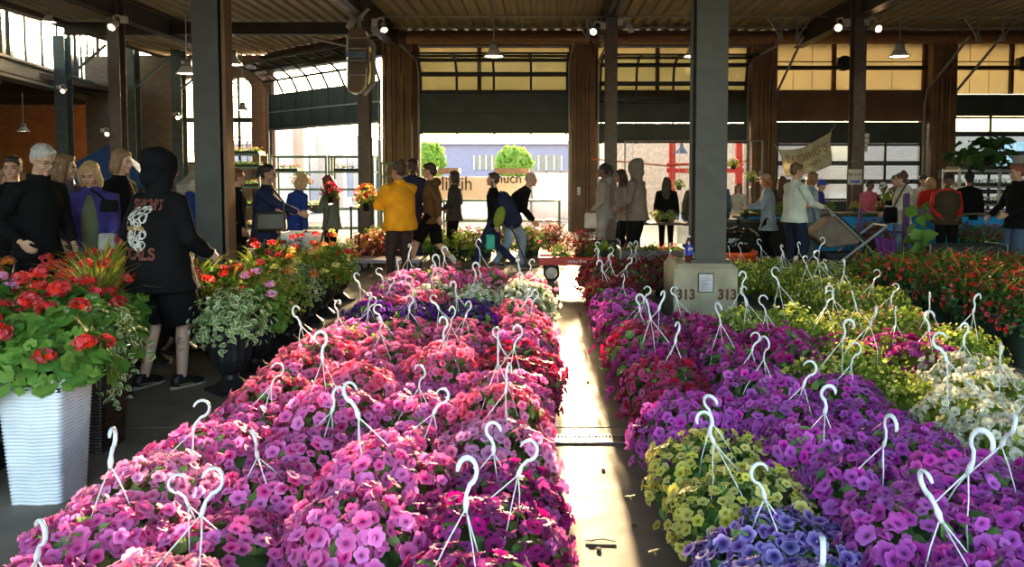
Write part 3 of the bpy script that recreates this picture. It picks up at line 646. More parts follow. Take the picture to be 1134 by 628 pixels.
# tall brick building to the right
rb = thing('brick_building', 'pale red brick building filling the view through the glazed doors at right', 'building', (20, 32, 0)); HB = 3.35
mb = MB(); mb.box((2, 2, HB/2), (25, 4, HB)); mb.build('wall', brickmat('pale_brick', (.52, .40, .36), (.46, .34, .31), (.60, .52, .48), 1.0), rb)
mb = MB(); mb.box((-14, .9, HB/2), (6.8, 3, HB)); mb.build('side_wall', mat('tan_wall', (.62, .52, .38), .8), rb)
for (p0, p1) in ((802, 815), (1092, 1134)):
    x0, x1 = X_(p0, 32)-20, X_(p1, 32)-20; fr = MB(); fr.box(((x0+x1)/2, -.02, 2.4), (x1-x0, .1, 1.0)); fo = fr.build('window', mat('bright_window', (.45, .62, .75), .2), rb)
    fr = MB()
    for t in np.linspace(0, 1, 4): fr.box((x0+(x1-x0)*t, -.08, 2.4), (.05, .06, 1.))
    fr.build('mullion', white_pl, fo)
# pale building seen obliquely through the angled door
pb = thing('pale_building', 'pale warm concrete building with pilasters outside the angled left doorway', 'building', (0, 0, 0))
P0 = Vector((-8.5, 47, 0)); P1 = Vector((-9.3, 27, 0)); D = (P1-P0).normalized(); R = Matrix((D, Vector((-D.y, D.x, 0)), Vector((0, 0, 1)))).transposed(); LL = (P1-P0).length
mb = MB(); mb.box((P0+P1)/2+Vector((0, 0, 1.6))+R @ Vector((0, -.5, 0)), (LL, .8, 3.2), R); mb.build('wall', mat('pale_stone', (.80, .74, .66), .8, var=.02), pb)
for i in range(8): mb = MB(); c = P0+D*(LL*(i+.1)/8); mb.box(c+Vector((0, 0, 1.7)), (.5, .5, 3.4), R); mb.build('pilaster', MATS['pale_stone'], pb)
for i in range(7): c = P0+D*(LL*(i+.6)/8); mb = MB(); mb.box(c+Vector((0, 0, 1.4)), (.9, .26, 1.8), R); mb.build('window', mat('blue_window', (.18, .22, .30), .3), pb)
# red steel gate structure
rg = thing('red_gantry', 'red steel gantry standing outside the second doorway', 'gantry', (0, 0, 0)); red = mat('red_paint', (.42, .03, .04), .5)
Yg = 27
mb = MB()
for px in (744, 776, 818): mb.bar(at(px, 262, Yg), at(px, 140, Yg), .22)
mb.build('post', red, rg); mb = MB(); mb.bar(at(738, 189, Yg), at(826, 189, Yg), .16); mb.bar(at(738, 182, Yg), at(826, 182, Yg), .08); mb.build('rail', red, rg)
pl = at(755, 170, Yg-.3); mb = MB(); mb.lathe([(.05, .35), (.07, .25), (.1, .2), (.26, 0), (.24, 0)], 16, tuple(pl)); mb.tube([pl+Vector((0, 0, .3)), pl+Vector((0, 0, .9))], .02, 6); mb.build('yard_lamp', mat('blue_lamp', (.08, .12, .2), .4), rg)
# trees
def tree(px, py_top, Y, wpx, hpx, label):
    c = at(px, py_top+hpx/2, Y); s = Y/F; r = thing('street_tree', label, 'tree', (c.x, c.y, 0), 0, 'trees in front of the lavender building'); mb = MB(); 
    mb.tube([(0, 0, 0), (.05, 0, c.z-.2), (0, 0, c.z+.3)], [.14, .1, .04], 8); mb.build('trunk', mat('bark', (.1, .07, .05), .9), r)
    mb = MB(); tv, tf, ta = T_leaf(.5); P, nn, g = mound_pts(1300, wpx*s/2, hpx*s*.55, c.z-hpx*s*.08, 150, .12, int(px)); P2 = P*np.array([1, 1, 1]); 
    scatter(mb, tv, tf, ta, P2, frames(nn+g.normal(0, .5, P.shape), g.random(len(P))*6.28), .22+.1*g.random(len(P))); o = mb.build('crown', LEAF_TREE, r); 
LEAF_TREE = leafmat('bright_tree_leaf', (.25, .42, .05), (.45, .55, .10), .5)
tree(568, 163, 50, 36, 30, 'round bright green tree beyond the middle of the open doorway'); tree(474, 158, 50, 34, 36, 'round bright green tree at the left of the open doorway')
tree(672, 150, 40, 30, 40, 'narrow green tree seen left of the middle steel column')
# market trailer with banner + white tarp outside
tr = thing('market_trailer', 'cream canopy trailer with black lettering parked outside the open doorway', 'trailer', (0, 0, 0)); Yt = 29
a0, a1 = at(458, 195, Yt), at(590, 195, Yt); mb = MB(); mb.box(((a0.x+a1.x)/2, Yt+.6, (ZY(196, Yt)+ZY(222, Yt))/2), (a1.x-a0.x, 1.2, ZY(196, Yt)-ZY(222, Yt))); mb.build('body', mat('cream_canvas', (.78, .68, .52), .8, trans=.2, var=.02), tr)
for p0, p1 in ((470, 508), (548, 586)): mb = MB(); q0, q1 = at(p0, 190, Yt-.4), at(p1, 190, Yt-.4); mb.box(((q0.x+q1.x)/2, Yt-.1, ZY(189.5, Yt)), (q1.x-q0.x, .9, .22)); mb.build('awning', mat('tan_awning', (.32, .22, .12), .8), tr)
put_text('lettering', 'lihlih', .75, black_pl, tr, M_front(X_(506, Yt), Yt-.03, ZY(204, Yt)), wide=.85); put_text('lettering', 'much', .55, black_pl, tr, M_front(X_(562, Yt), Yt-.03, ZY(198, Yt)), wide=.9)
mb = MB()
for x in np.linspace(a0.x+.1, a1.x-.1, 4): mb.bar((x, Yt+.1, 0), (x, Yt+.1, 1.0), .08)
mb.build('leg', galv, tr)
tp = thing('tarp_wall', 'white tarpaulin panel hung beyond the doorway left of the pier', 'tarpaulin', (0, 0, 0)); Yt2 = 27.5; mb = MB(); nx, nz = 26, 14; p0x, p1x, za, zb_ = X_(589, Yt2), X_(633, Yt2), ZY(249, Yt2), ZY(190, Yt2); vs = []; 
for j in range(nz+1):
    for i in range(nx+1): vs.append((p0x+(p1x-p0x)*i/nx, Yt2+.04*math.sin(i*1.3+j)+.03*math.sin(i*.7-j*1.7), za+(zb_-za)*j/nz))
fs = [(j*(nx+1)+i, j*(nx+1)+i+1, (j+1)*(nx+1)+i+1, (j+1)*(nx+1)+i) for j in range(nz) for i in range(nx)]; mb.add(vs, fs); o = mb.build('sheet', mat('white_tarp', (.72, .74, .82), .5, trans=.4, var=.02), tp, True); sm = o.modifiers.new('s', 'SOLIDIFY'); sm.thickness = .01
mb = MB(); mb.tube([(p0x, Yt2+.05, zb_), (p1x, Yt2+.05, zb_)], .04, 8); mb.tube([(p0x, Yt2+.05, 0), (p0x, Yt2+.05, zb_)], .04, 8); mb.tube([(p1x, Yt2+.05, 0), (p1x, Yt2+.05, zb_)], .04, 8); mb.build('frame', galv, tp)
mb = MB(); mb.box(((p0x+p1x)/2, Yt2+.1, za-.25), (p1x-p0x, .4, .3)); mb.build('skid', brown_steel, tp)
# caution cord across doorway two
mb = MB(); mb.tube([at(655, 176, 20.6), at(740, 184, 20.6), at(832, 178, 20.6)], .02, 6); tag(mb.build('barrier_tape', mat('orange_tape', (.8, .2, .04), .5)), 'orange tape strung across the second doorway', 'tape')
# ---------------------------------------------------------------- banner and signs
bn = thing('vendor_banner', 'slack cream vendor banner with brown lettering hung in front of the third door', 'banner', (0, 0, 0)); Yn = 15.6
cs = [at(863, 165, Yn), at(919, 146, Yn), at(921, 183, Yn), at(871, 196, Yn)]
def bsurf(c):   # u,v in [0,1]
    u, v = c.x, c.y; top = cs[0].lerp(cs[1], u); bot = cs[3].lerp(cs[2], u); top = top+Vector((0, 0, -.16*math.sin(PI*u)*(1-.4*u))); bot = bot+Vector((0, 0, -.05*math.sin(PI*u)))
    p = bot.lerp(top, v); p.y += .06*math.sin(u*9+v*2)+.05*math.sin(v*7-u*3)-c.z; return p
mb = MB(); n = 24; vs = [bsurf(Vector((i/n, j/12, 0))) for j in range(13) for i in range(n+1)]; mb.add(vs, [(j*(n+1)+i, j*(n+1)+i+1, (j+1)*(n+1)+i+1, (j+1)*(n+1)+i) for j in range(12) for i in range(n)])
o = mb.build('cloth', mat('banner_cloth', (.62, .58, .42), .7, trans=.35), bn, True); sm = o.modifiers.new('s', 'SOLIDIFY'); sm.thickness = .004
def bt_fn(cx, cy, sy): return lambda c: bsurf(Vector((cx+c.x, cy+c.y*sy, .03)))
put_text('lettering', "LUDWIG'S", .16, mat('tan_ink', (.35, .22, .12), .8), bn, None, fn=bt_fn(.52, .62, 2.6), wide=1.15, ext=0); put_text('lettering', 'FLOWERS', .09, mat('dark_ink', (.08, .06, .04), .8), bn, None, fn=bt_fn(.55, .3, 2.0), wide=1.2, ext=0)
mb = MB()
for a, b in ((cs[1], at(926, 138, Yn)), (cs[2], at(950, 178, Yn+1)), (cs[0], at(857, 160, Yn))): mb.tube([a, b], .008, 5)
mb.build('cord', galv, bn)
def sign(px, py, Y, wpx, hpx, txts, label, ink=None, rz=0, cat='sign', paper=None):
    c = at(px, py, Y); s = Y/F; r = thing('paper_sign', label, cat, tuple(c), rz); mb = MB(); mb.box((0, 0, 0), (wpx*s, .012, hpx*s)); mb.build('sheet', paper or mat('sign_paper', (.72, .72, .68), .6, trans=.2), r)
    for t, z, sz in txts: put_text('lettering', t, sz*hpx*s, ink or mat('dark_ink', (.08, .06, .04), .8), r, M_front(0, -.008, z*hpx*s))
    return r
s = sign(947, 196, 16.8, 15, 17, [('WE TAKE', .15, .27)], 'white paper sign with blue stripe taped to the steel column'); mb = MB(); mb.box((0, -.009, -.1), (.22, .003, .06)); mb.build('stripe', mat('blue_stripe', (.1, .2, .6), .5), s)
sign(957, 153, 16.9, 11, 10, [('DISCOUNT', 0, .3)], 'upper of two small cream signs on the right steel column'); sign(956, 163.5, 16.9, 9, 9, [('LAST', 0, .35)], 'lower of two small cream signs on the right steel column')
# ---------------------------------------------------------------- plant materials
G1 = leafmat('petunia_leaf', (.08, .19, .05), (.22, .36, .09), .4); G2 = leafmat('lime_leaf', (.16, .26, .03), (.42, .48, .08), .45)
G3 = leafmat('geranium_leaf', (.07, .20, .03), (.20, .36, .06), .4); G4 = leafmat('fern_leaf', (.13, .28, .03), (.35, .48, .06), .45)
G5 = leafmat('variegated_leaf', (.14, .26, .08), (.22, .34, .12), .3, edge=(.72, .76, .45)); G6 = leafmat('dark_leaf', (.02, .07, .02), (.07, .16, .04), .3)
G7 = leafmat('golden_grass', (.45, .38, .08), (.65, .50, .16), .45); G8 = leafmat('bronze_leaf', (.14, .04, .02), (.30, .12, .04), .35)
P_ = {
 'orchid': petal('orchid_petals', (.88, .11, .50), (.30, .01, .16), .13, (.95, .22, .62)),
 'rose': petal('rose_petals', (.90, .09, .30), (.34, .01, .07), .13, (.95, .20, .42)),
 'pale': petal('pale_pink_petals', (.90, .24, .56), (.4, .05, .25), .12, (.94, .38, .68)),
 'crimson': petal('crimson_petals', (.48, .015, .11), (.08, .0, .02), .18),
 'magenta': petal('magenta_petals', (.46, .02, .26), (.06, .0, .04), .16),
 'deepred': petal('deep_red_petals', (.22, .008, .025), (.04, .0, .01), .2),
 'purple': petal('purple_petals', (.58, .05, .52), (.14, .01, .16), .15, (.66, .11, .60)),
 'violet': petal('deep_violet_petals', (.10, .01, .26), (.02, .0, .05), .2),
 'blueviolet': petal('veined_violet_petals', (.12, .05, .40), (.03, .0, .10), .12, (.50, .36, .80)),
 'yellow': petal('yellow_petals', (.72, .66, .08), (.35, .20, .02), .12, (.80, .76, .20), hue=.015),
 'white': petal('white_petals', (.80, .78, .62), (.5, .5, .15), .06, hue=.01),
 'red': petal('scarlet_petals', (.75, .015, .02), (.2, .0, .0), .15, hue=.008),
 'orange': petal('orange_petals', (.75, .20, .04), (.4, .08, .02), .15), 'coral': petal('coral_petals', (.80, .25, .20), (.4, .05, .04), .12)}
# ---------------------------------------------------------------- basket meshes
BMESH = {}
def basket_mesh(kind, det, var):
    key = (kind, det, var)
    if key in BMESH: return BMESH[key]
    sd = hash((('pet', 'mid', 'tiny', 'leafy').index(kind) if kind in ('pet', 'mid', 'tiny', 'leafy') else 9)*100+det*10+var) % 1000
    g = np.random.default_rng(sd+3); fl = MB(); lf = MB(); tv, tf, ta = T_petunia(det)
    R = {'pet': .028, 'mid': .024, 'tiny': .013, 'leafy': .010}[kind]; n = {'pet': 370, 'mid': 330, 'tiny': 260, 'leafy': 110}[kind]
    if det == 1: n = int(n*.8); R *= 1.12
    P, d, g2 = mound_pts(n, .255, .21, .24, 108, .09, sd)
    nrm = d*np.array([1, 1, .8])+np.array([0, 0, .25])+g2.normal(0, .5, d.shape); sc = R*(.72+.5*g2.random(n))
    scatter(fl, tv, tf, ta, P+nrm*(.004+.022*g2.random((n, 1))), frames(nrm, g2.random(n)*6.3), sc, g2.random((n, 2)))
    # trailing stems carrying a few blossoms lower down
    m = 26; P3, d3, g3 = mound_pts(m, .30, .22, .22, 115, .12, sd+5); P3 = P3[np.argsort(P3[:, 2])][:18]; d3 = P3/np.linalg.norm(P3, axis=1, keepdims=True)
    scatter(fl, tv, tf, ta, P3, frames(d3+g3.normal(0, .4, d3.shape), g3.random(len(P3))*6.3), np.full(len(P3), R), g3.random((len(P3), 2)))
    lv, lff, la = T_leaf(.42 if kind != 'tiny' else .3); nl = {'pet': 330, 'mid': 380, 'tiny': 700, 'leafy': 950}[kind]; nl = nl if det == 2 else int(nl*.6)
    P2, d2, g4 = mound_pts(nl, .25 if kind != 'leafy' else .27, .205, .235, 118, .09, sd, inset=.04)
    ls = {'pet': .052, 'mid': .045, 'tiny': .034, 'leafy': .032}[kind]*(1 if det == 2 else 1.25)
    scatter(lf, lv, lff, la, P2*np.array([.97, .97, 1]), frames(d2+g4.normal(0, .55, d2.shape), g4.random(nl)*6.3), ls*(.7+.6*g4.random(nl)), g4.random((nl, 2)))
    # inner dome of packed foliage so that no soil shows
    ib = MB(); ib.ell((0, 0, .22), (.215, .215, .165), 16, 8); lf.add(ib.v, ib.f, [(0., .1, .2)]*len(ib.v))
    out = (fl.mesh('blossoms', P_['orchid'], True), lf.mesh('foliage', G1, False)); BMESH[key] = out; return out
def hanger_mesh(var):
    g = random.Random(var); mb = MB(); tilt = [(.0, .0), (.10, .03), (-.10, .05), (.04, -.09), (-.04, -.06), (.16, -.02), (-.15, -.03), (.02, .12)][var]
    ap = Vector((tilt[0], tilt[1], .60)); 
    for k_ in range(3):
        t = 2*PI*k_/3+var*.9; r = .15; b = Vector((r*math.cos(t), r*math.sin(t), .25)); mid = (ap+b)/2+Vector((math.cos(t)*.05*g.random(), math.sin(t)*.05*g.random(), .02))
        mb.tube([b, b.lerp(mid, .5)+Vector((math.cos(t)*.012, math.sin(t)*.012, 0)), mid, mid.lerp(ap, .5)+Vector((math.cos(t)*.004, 0, 0)), ap], .0026, 5)
    d = (ap-Vector((0, 0, .28))).normalized(); ang = var*1.1; sx = Vector((math.cos(ang), math.sin(ang)*.8, 0)); sx = (sx-d*sx.dot(d)).normalized(); pts = []; rd = []
    pts.append(ap-d*.012); rd.append((.007, .007)); pts.append(ap+d*.012); rd.append((.012, .006)); pts.append(ap+d*.035); rd.append((.0075, .005)); c = ap+d*.095
    for i in range(13):
        t = math.radians(-100-i*20.5); pts.append(c+sx*(.032*math.cos(t)*-1)+d*(.034*math.sin(t)*1)); rd.append((.0075, .005))
    # question mark: stem swings up one side and over the top
    pts2 = pts[:3]; rd2 = rd[:3]
    for i in range(12):
        t = math.radians(-70+i*23); pts2.append(c+sx*(.034*math.cos(t))+d*(.036*math.sin(t))); rd2.append((.0085, .0052))
    rd2[-1] = (.005, .004); mb.tube(pts2, rd2, 8); return mb.mesh('hanger', white_pl, True)
HANG = [hanger_mesh(i) for i in range(8)]
mb = MB(); mb.lathe([(.10, .0), (.105, .01), (.15, .22), (.16, .225), (.16, .245), (.148, .245), (.143, .21)], 20); POT = mb.mesh('pot', mat('green_grey_pot', (.03, .05, .035), .5), True)
COLW = {'orchid': 'orchid pink petunia', 'rose': 'rose pink petunia', 'pale': 'pale pink petunia', 'crimson': 'crimson petunia', 'magenta': 'dark magenta petunia', 'deepred': 'deep red petunia', 'purple': 'bright purple petunia', 'violet': 'deep violet petunia', 'blueviolet': 'veined violet petunia', 'yellow': 'yellow petunia', 'white': 'creamy white flower', 'red': 'scarlet petunia', 'orange': 'orange flower', 'coral': 'coral flower', 'lime': 'lime leaved flower'}
ORD = ['front', 'second', 'third', 'fourth', 'fifth', 'sixth', 'seventh', 'eighth', 'ninth', 'tenth', 'eleventh', 'twelfth', 'thirteenth', 'fourteenth', 'fifteenth', 'sixteenth', 'seventeenth', 'eighteenth', 'nineteenth', 'twentieth', 'twenty-first', 'twenty-second', 'twenty-third']
NB = 0
def basket(X, Y, colr, kind, label, group, hang=True, leafm=None, second=None):
    global NB; NB += 1; det = 2 if Y < 4.6 else 1; var = NB % 4
    r = thing('hanging_basket', label, 'hanging basket', (X, Y, 0), random.random()*6.28, group); fm_, lm_ = basket_mesh(kind, det, var)
    inst('pot', POT, r)
    inst('foliage', lm_, r, m=leafm or G1, kind='stuff'); inst('blossoms', fm_, r, m=P_[colr], kind='stuff')
    if second:
        f2, _ = basket_mesh(kind, det, (var+1) % 4); inst('blossoms', f2, r, rot=(0, 0, 1.3), m=P_[second], kind='stuff', sc=(.93, .93, .97))
    hs = random.uniform(.88, 1.0)
    if hang and random.random() < .8: inst('hanger', random.choice(HANG), r, (0, 0, 0), sc=(.84, .84, hs))
    s = .97+.1*random.random(); r.scale = (s, s, s*(.90+.22*random.random())); return r
def left_kind(px, py):
    if py > 505 and 485 < px < 560: return 'magenta', 'pet'
    if py > 470 and px > 585 and py < 530: return 'magenta', 'pet'
    if 316 < py < 334 and px > 545 : return 'white', 'mid'
    if 322 < py < 338 and 480 < px < 540: return 'white', 'mid'
    if 338 < py < 356 and px < 545: return 'violet', 'mid'
    if 385 < py < 452 and px > 560: return 'crimson', 'pet'
    if 340 < py <= 385 and px > 572: return 'rose', 'pet'
    if py < 400: return random.choice(['rose', 'rose', 'orchid']), 'pet'
    if py < 460: return random.choice(['orchid', 'orchid', 'rose']), 'pet'
    return random.choice(['orchid', 'orchid', 'pale']), 'pet'
row = 0; Y = 1.62
while Y < 8.3:
    cols = [-.19, -.60, -1.01, -1.42]
    for ci, X in enumerate(cols):
        Xj = X+random.uniform(-.03, .03); Yj = Y+random.uniform(-.03, .03); px, py = proj((Xj, Yj, .42)); c_, kd = left_kind(px, py)
        if py > 720 or px < -60: continue
        pos = ['beside the aisle', 'second from the aisle', 'third from the aisle', 'at the outer edge'][ci]
        basket(Xj, Yj, c_, kd, f'{COLW[c_]} basket in the left bed, {ORD[row]} row, {pos}', 'hanging baskets in the left bed', leafm=None)
    row += 1; Y += .405
def right_kind(px, py, X, Y):
    if py < 322 and px < 765: return 'deepred', 'mid', None, None
    if px < 700 and 322 <= py < 352: return 'purple', 'mid', None, None
    if px < 770 and py < 340: return 'purple', 'mid', None, None
    if px < 770 and py < 370: return 'magenta', 'mid', None, None
    if py < 430 and px < 800-(430-py)*.2: return random.choice([('crimson', 'pet', None, None), ('magenta', 'pet', None, None)])
    if 365 < py < 425 and px < 885: return 'magenta', 'pet', None, None
    if px > 1040 and 405 < py < 500: return 'white', 'mid', G2, None
    if 405 < py < 470 and px > 975: return random.choice([('violet', 'tiny', G2, 'white'), ('yellow', 'leafy', G2, None)])
    if 415 <= py < 470 and px < 990: return 'purple', 'pet', None, None
    if 470 <= py < 545 and px < 830: return 'yellow', 'mid', G1, None
    if 470 <= py < 545 and 830 <= px < 885: return 'yellow', 'mid', G1, 'red'
    if py >= 545 and px < 905: return 'blueviolet', 'pet', None, None
    if py >= 470: return 'purple', 'pet', None, None
    if 370 < py < 405: return random.choice([('orange', 'tiny', G2, None), ('magenta', 'mid', G2, None), ('yellow', 'leafy', G2, None), ('coral', 'tiny', G2, None)])
    return random.choice([('yellow', 'leafy', G2, None), ('yellow', 'tiny', G2, None), ('white', 'leafy', G2, None), ('violet', 'leafy', G2, None), ('orange', 'leafy', G2, None), ('coral', 'leafy', G2, None)])
row = 0; Y = 1.95
while Y < 9.95:
    ci = 0; X = .74
    while X < 1.75+.22*Y and X < 3.45:
        Xj = X+random.uniform(-.03, .03); Yj = Y+random.uniform(-.03, .03); px, py = proj((Xj, Yj, .42))
        bad = (1.1 < Xj < 2.5 and 6.2 < Yj < 9.1)
        if px < 1134+130*(3/Y) and not bad:
            c_, kd, lm_, sec = right_kind(px, py, Xj, Yj); cw = COLW[c_] if kd != 'leafy' else 'lime leaved '+COLW[c_].split()[0]+' dotted'
            pos = ['beside the aisle', 'second from the aisle', 'third from the aisle', 'fourth from the aisle', 'fifth from the aisle', 'sixth from the aisle', 'seventh from the aisle', 'eighth from the aisle'][ci]
            basket(Xj, Yj, c_, kd, f'{cw} basket in the right bed, {ORD[row]} row, {pos}', 'hanging baskets in the right bed', leafm=lm_, second=sec)
        ci += 1; X += .425
    row += 1; Y += .41
print('BASKETS', NB)
# ---------------------------------------------------------------- urn planters and geranium planters
urnm = mat('black_resin_urn', (.018, .018, .022), .45, var=.2)
def urn_mesh():
    mb = MB(); n = 32; prof = [(.13, 0), (.13, .03), (.06, .09), (.055, .12), (.10, .16), (.135, .24), (.155, .38), (.17, .42), (.185, .425), (.185, .45), (.16, .45), (.15, .40)]
    vs = []; fs = []
    for i, (r, z) in enumerate(prof):
        for k in range(n): rr = r*(1+(.05 if (k % 2 and 4 <= i <= 7) else 0)); vs.append((rr*math.cos(2*PI*k/n), rr*math.sin(2*PI*k/n), z))
    m = len(prof)
    for i in range(m-1):
        for k in range(n): fs.append((i*n+k, i*n+(k+1) % n, (i+1)*n+(k+1) % n, (i+1)*n+k))
    fs.append(tuple(range(n))[::-1]); mb.add(vs, fs); mb.box((0, 0, .012), (.27, .27, .024)); mb.lathe([(.15, .40), (.01, .41)], 16, closed=False); return mb.mesh('urn', urnm, False)
URN = urn_mesh()
PM = {}
def foliage_mesh(kind, var, rx=.26, rz=.28, z0=.44, n=420, ls=.05, tmax=112):
    key = ('f', kind, var, rx, n)
    if key in PM: return PM[key]
    mb = MB(); sd = var*17+len(kind)*3
    if kind == 'leaf': tv, tf, ta = T_leaf(.4)
    elif kind == 'round': tv, tf, ta = T_round()
    elif kind == 'fern': tv, tf, ta = T_frond(1., 9, .17, .9)
    else: tv, tf, ta = T_blade(1., .02, .6, 5)
    g = np.random.default_rng(sd)
    if kind in ('leaf', 'round'):
        P, d, g = mound_pts(n, rx, rz, z0, tmax, .15, sd); rad = .45+.55*g.random(n)**.5; P[:, :2] *= rad[:, None]; P[:, 2] = z0+(P[:, 2]-z0)*rad
        nr = d+np.array([0, 0, .5])+g.normal(0, .45, d.shape); scatter(mb, tv, tf, ta, P, frames(nr, g.random(n)*6.3), ls*(.6+.7*g.random(n)))
        st = MB()
        for i in range(0, n, max(1, n//40)):
            q = Vector(P[i].tolist()); st.tube([(0, 0, z0-.05), (q.x*.5, q.y*.5, z0+(q.z-z0)*.6), q], .003, 4, cap=False)
        mb.add(st.v, st.f, [(0., .2, .2)]*len(st.v))
    else:
        el = g.random(n)*(.9 if kind == 'fern' else .5); az = g.random(n)*6.283
        for i in range(n):
            R = (Matrix.Rotation(az[i], 3, 'Z') @ Matrix.Rotation(-el[i], 3, 'X')); R = np.array(R)[None]
            L_ = (rz*1.5 if kind == 'fern' else rz*1.9)*(.6+.5*g.random()); b = np.array([[.04*math.cos(az[i]), .04*math.sin(az[i]), z0-.03]])
            scatter(mb, tv, tf, ta, b, R, [L_])
    PM[key] = mb.mesh('foliage', G1, False); return PM[key]
def umbel_mesh(var, n=9, rx=.24, rz=.30, z0=.5, R=.04, per=26, fl=.013, tmax=85):
    """round clusters of small florets on thin stems"""
    key = ('u', var, n, rx, R)
    if key in PM: return PM[key]
    mb = MB(); tv, tf, ta = T_petunia(1); P, d, g = mound_pts(n, rx, rz, z0, tmax, .12, var*7+1); P[:, 2] += .03
    for p in P:
        c, dd, g2 = mound_pts(per, R, R*.75, 0, 130, .1, int(g.random()*999)); scatter(mb, tv, tf, [.9]*len(ta), c+p, frames(dd+g2.normal(0, .2, dd.shape), g2.random(per)*6), np.full(per, fl), g2.random((per, 2)))
    PM[key] = mb.mesh('flower_clusters', P_['red'], True); return PM[key]
def daisy_mesh(var, n=60, rx=.25, rz=.27, z0=.44, R=.018):
    key = ('d', var, n, rx, R)
    if key in PM: return PM[key]
    mb = MB(); tv, tf, ta = T_petunia(1); P, d, g = mound_pts(n, rx, rz, z0, 100, .12, var*5+2); scatter(mb, tv, tf, ta, P+d*.02, frames(d+g.normal(0, .3, d.shape), g.random(n)*6), R*(.7+.5*g.random(n)), g.random((n, 2)))
    PM[key] = mb.mesh('blossoms', P_['red'], True); return PM[key]
def planting(r, spec, s=1., z=0.):
    for q in spec:
        kd = q[0]
        if kd == 'fol': _, sh, mt, n, ls = q[:5]; inst('foliage', foliage_mesh(sh, random.randrange(3), n=n, ls=ls), r, (0, 0, z), (0, 0, random.random()*6), s, mt, 'stuff')
        elif kd == 'umb': inst('flower_clusters', umbel_mesh(random.randrange(3), n=q[2]), r, (0, 0, z), (0, 0, random.random()*6), s, P_[q[1]], 'stuff')
        elif kd == 'dai': inst('blossoms', daisy_mesh(random.randrange(3), n=q[2], R=q[3]), r, (0, 0, z), (0, 0, random.random()*6), s, P_[q[1]], 'stuff')
SP = {'varieg': ([('fol', 'leaf', G5, 520, .055), ('dai', 'white', 22, .018)], 'variegated trailing plant with white daisies'),
      'ferny': ([('fol', 'leaf', G2, 620, .042), ('dai', 'coral', 14, .014)], 'bright lime bushy plant'),
      'pinkger': ([('fol', 'round', G3, 230, .07), ('umb', 'pale', 7)], 'pale pink geranium'),
      'marigold': ([('fol', 'leaf', G2, 560, .035), ('umb', 'yellow', 5), ('umb', 'orange', 3)], 'yellow and orange marigold mix'),
      'redmix': ([('fol', 'leaf', G3, 420, .05), ('umb', 'red', 7), ('fol', 'blade', G2, 60, .1)], 'scarlet flowers with spiky grass'),
      'coleus': ([('fol', 'leaf', G6, 420, .055), ('umb', 'deepred', 6), ('dai', 'coral', 20, .016)], 'dark leaves with red and coral flowers'),
      'limefern': ([('fol', 'fern', G4, 70, .1), ('fol', 'leaf', G2, 320, .045), ('dai', 'red', 10, .02)], 'lime fern with small red flowers')}
order = [['varieg', 'pinkger', 'ferny', 'marigold', 'varieg', 'marigold', 'limefern', 'redmix', 'marigold', 'ferny'],
         ['coleus', 'varieg', 'redmix', 'limefern', 'redmix', 'ferny', 'redmix', 'limefern', 'coleus', 'redmix'],
         ['coleus', 'redmix', 'coleus', 'redmix', 'limefern', 'redmix', 'ferny', 'redmix', 'limefern', 'redmix']]
for ci, X in enumerate((-2.22, -2.68, -3.14)):
    for ri in range(9 if ci else 9):
        Y = 5.45+ri*.49+ci*.12
        if ci and Y < 6.1: continue
        if abs(X-.02*ri+3.6) < .75 and abs(Y-8.43) < .55 and ci == 2: continue
        k_ = order[ci][ri]; sp, lb = SP[k_]; Xj = X-.035*ri*(1 if ci == 0 else .6)+random.uniform(-.02, .02)
        r = thing('urn_planter', f'urn of {lb}, {ORD[ri]} in its line, '+['beside pink bed', 'middle line', 'back line'][ci], 'urn planter', (Xj, Y, 0), random.random(), 'urn planters beside the left bed')
        inst('urn', URN, r); planting(r, sp, .92+.15*random.random(), .0)
# planters in the left foreground
def wicker(name, X, Y, w0, w1, h, m, label, rz=0):
    r = thing(name, label, 'planter', (X, Y, 0), rz); mb = MB(); n = 64; rows = int(h/.0042); vs = []; fs = []
    for j in range(rows+1):
        t = j/rows; hw = (w0+(w1-w0)*t)/2
        for k_ in range(n):
            a = 2*PI*(k_+.5)/n; q = max(abs(math.cos(a)), abs(math.sin(a))); rr = hw/q; rr = min(rr, hw*1.32); wv = .004*math.sin(2*PI*(h*t)/.017+.9*math.sin(k_*.55)+.5*math.sin(k_*1.3+h*t*9))
            vs.append(((rr+wv)*math.cos(a), (rr+wv)*math.sin(a), h*t))
    for j in range(rows):
        for k_ in range(n): fs.append((j*n+k_, j*n+(k_+1) % n, (j+1)*n+(k_+1) % n, (j+1)*n+k_))
    fs.append(tuple(range(n))[::-1]); mb.add(vs, fs); b = mb.build('woven_basket', m, r, True)
    mb = MB(); hw = w1/2+.006; 
    for a, c in (((-hw, -hw), (hw, -hw)), ((hw, -hw), (hw, hw)), ((hw, hw), (-hw, hw)), ((-hw, hw), (-hw, -hw))): mb.tube([(a[0], a[1], h), (c[0], c[1], h)], .012, 8)
    mb.build('rim', m, r, True); mb = MB(); mb.box((0, 0, h-.05), (w1*.95, w1*.95, .02)); mb.build('soil', mat('potting_soil', (.03, .02, .012), .95), r); return r
wh = mat('white_woven_resin', (.62, .66, .74), .4, var=.06); dk = mat('dark_woven_resin', (.02, .014, .012), .3, var=.3)
def ger(r, z, s=1., flower='red', n=10):
    inst('foliage', foliage_mesh('round', random.randrange(3), rx=.28, rz=.24, n=380, ls=.088), r, (0, 0, z-.42), (0, 0, random.random()*6), s, G3, 'stuff')
    inst('flower_clusters', umbel_mesh(random.randrange(3), n=n, rx=.27, rz=.30, R=.045, per=34, fl=.016), r, (0, 0, z-.46), (0, 0, random.random()*6), s, P_[flower], 'stuff')
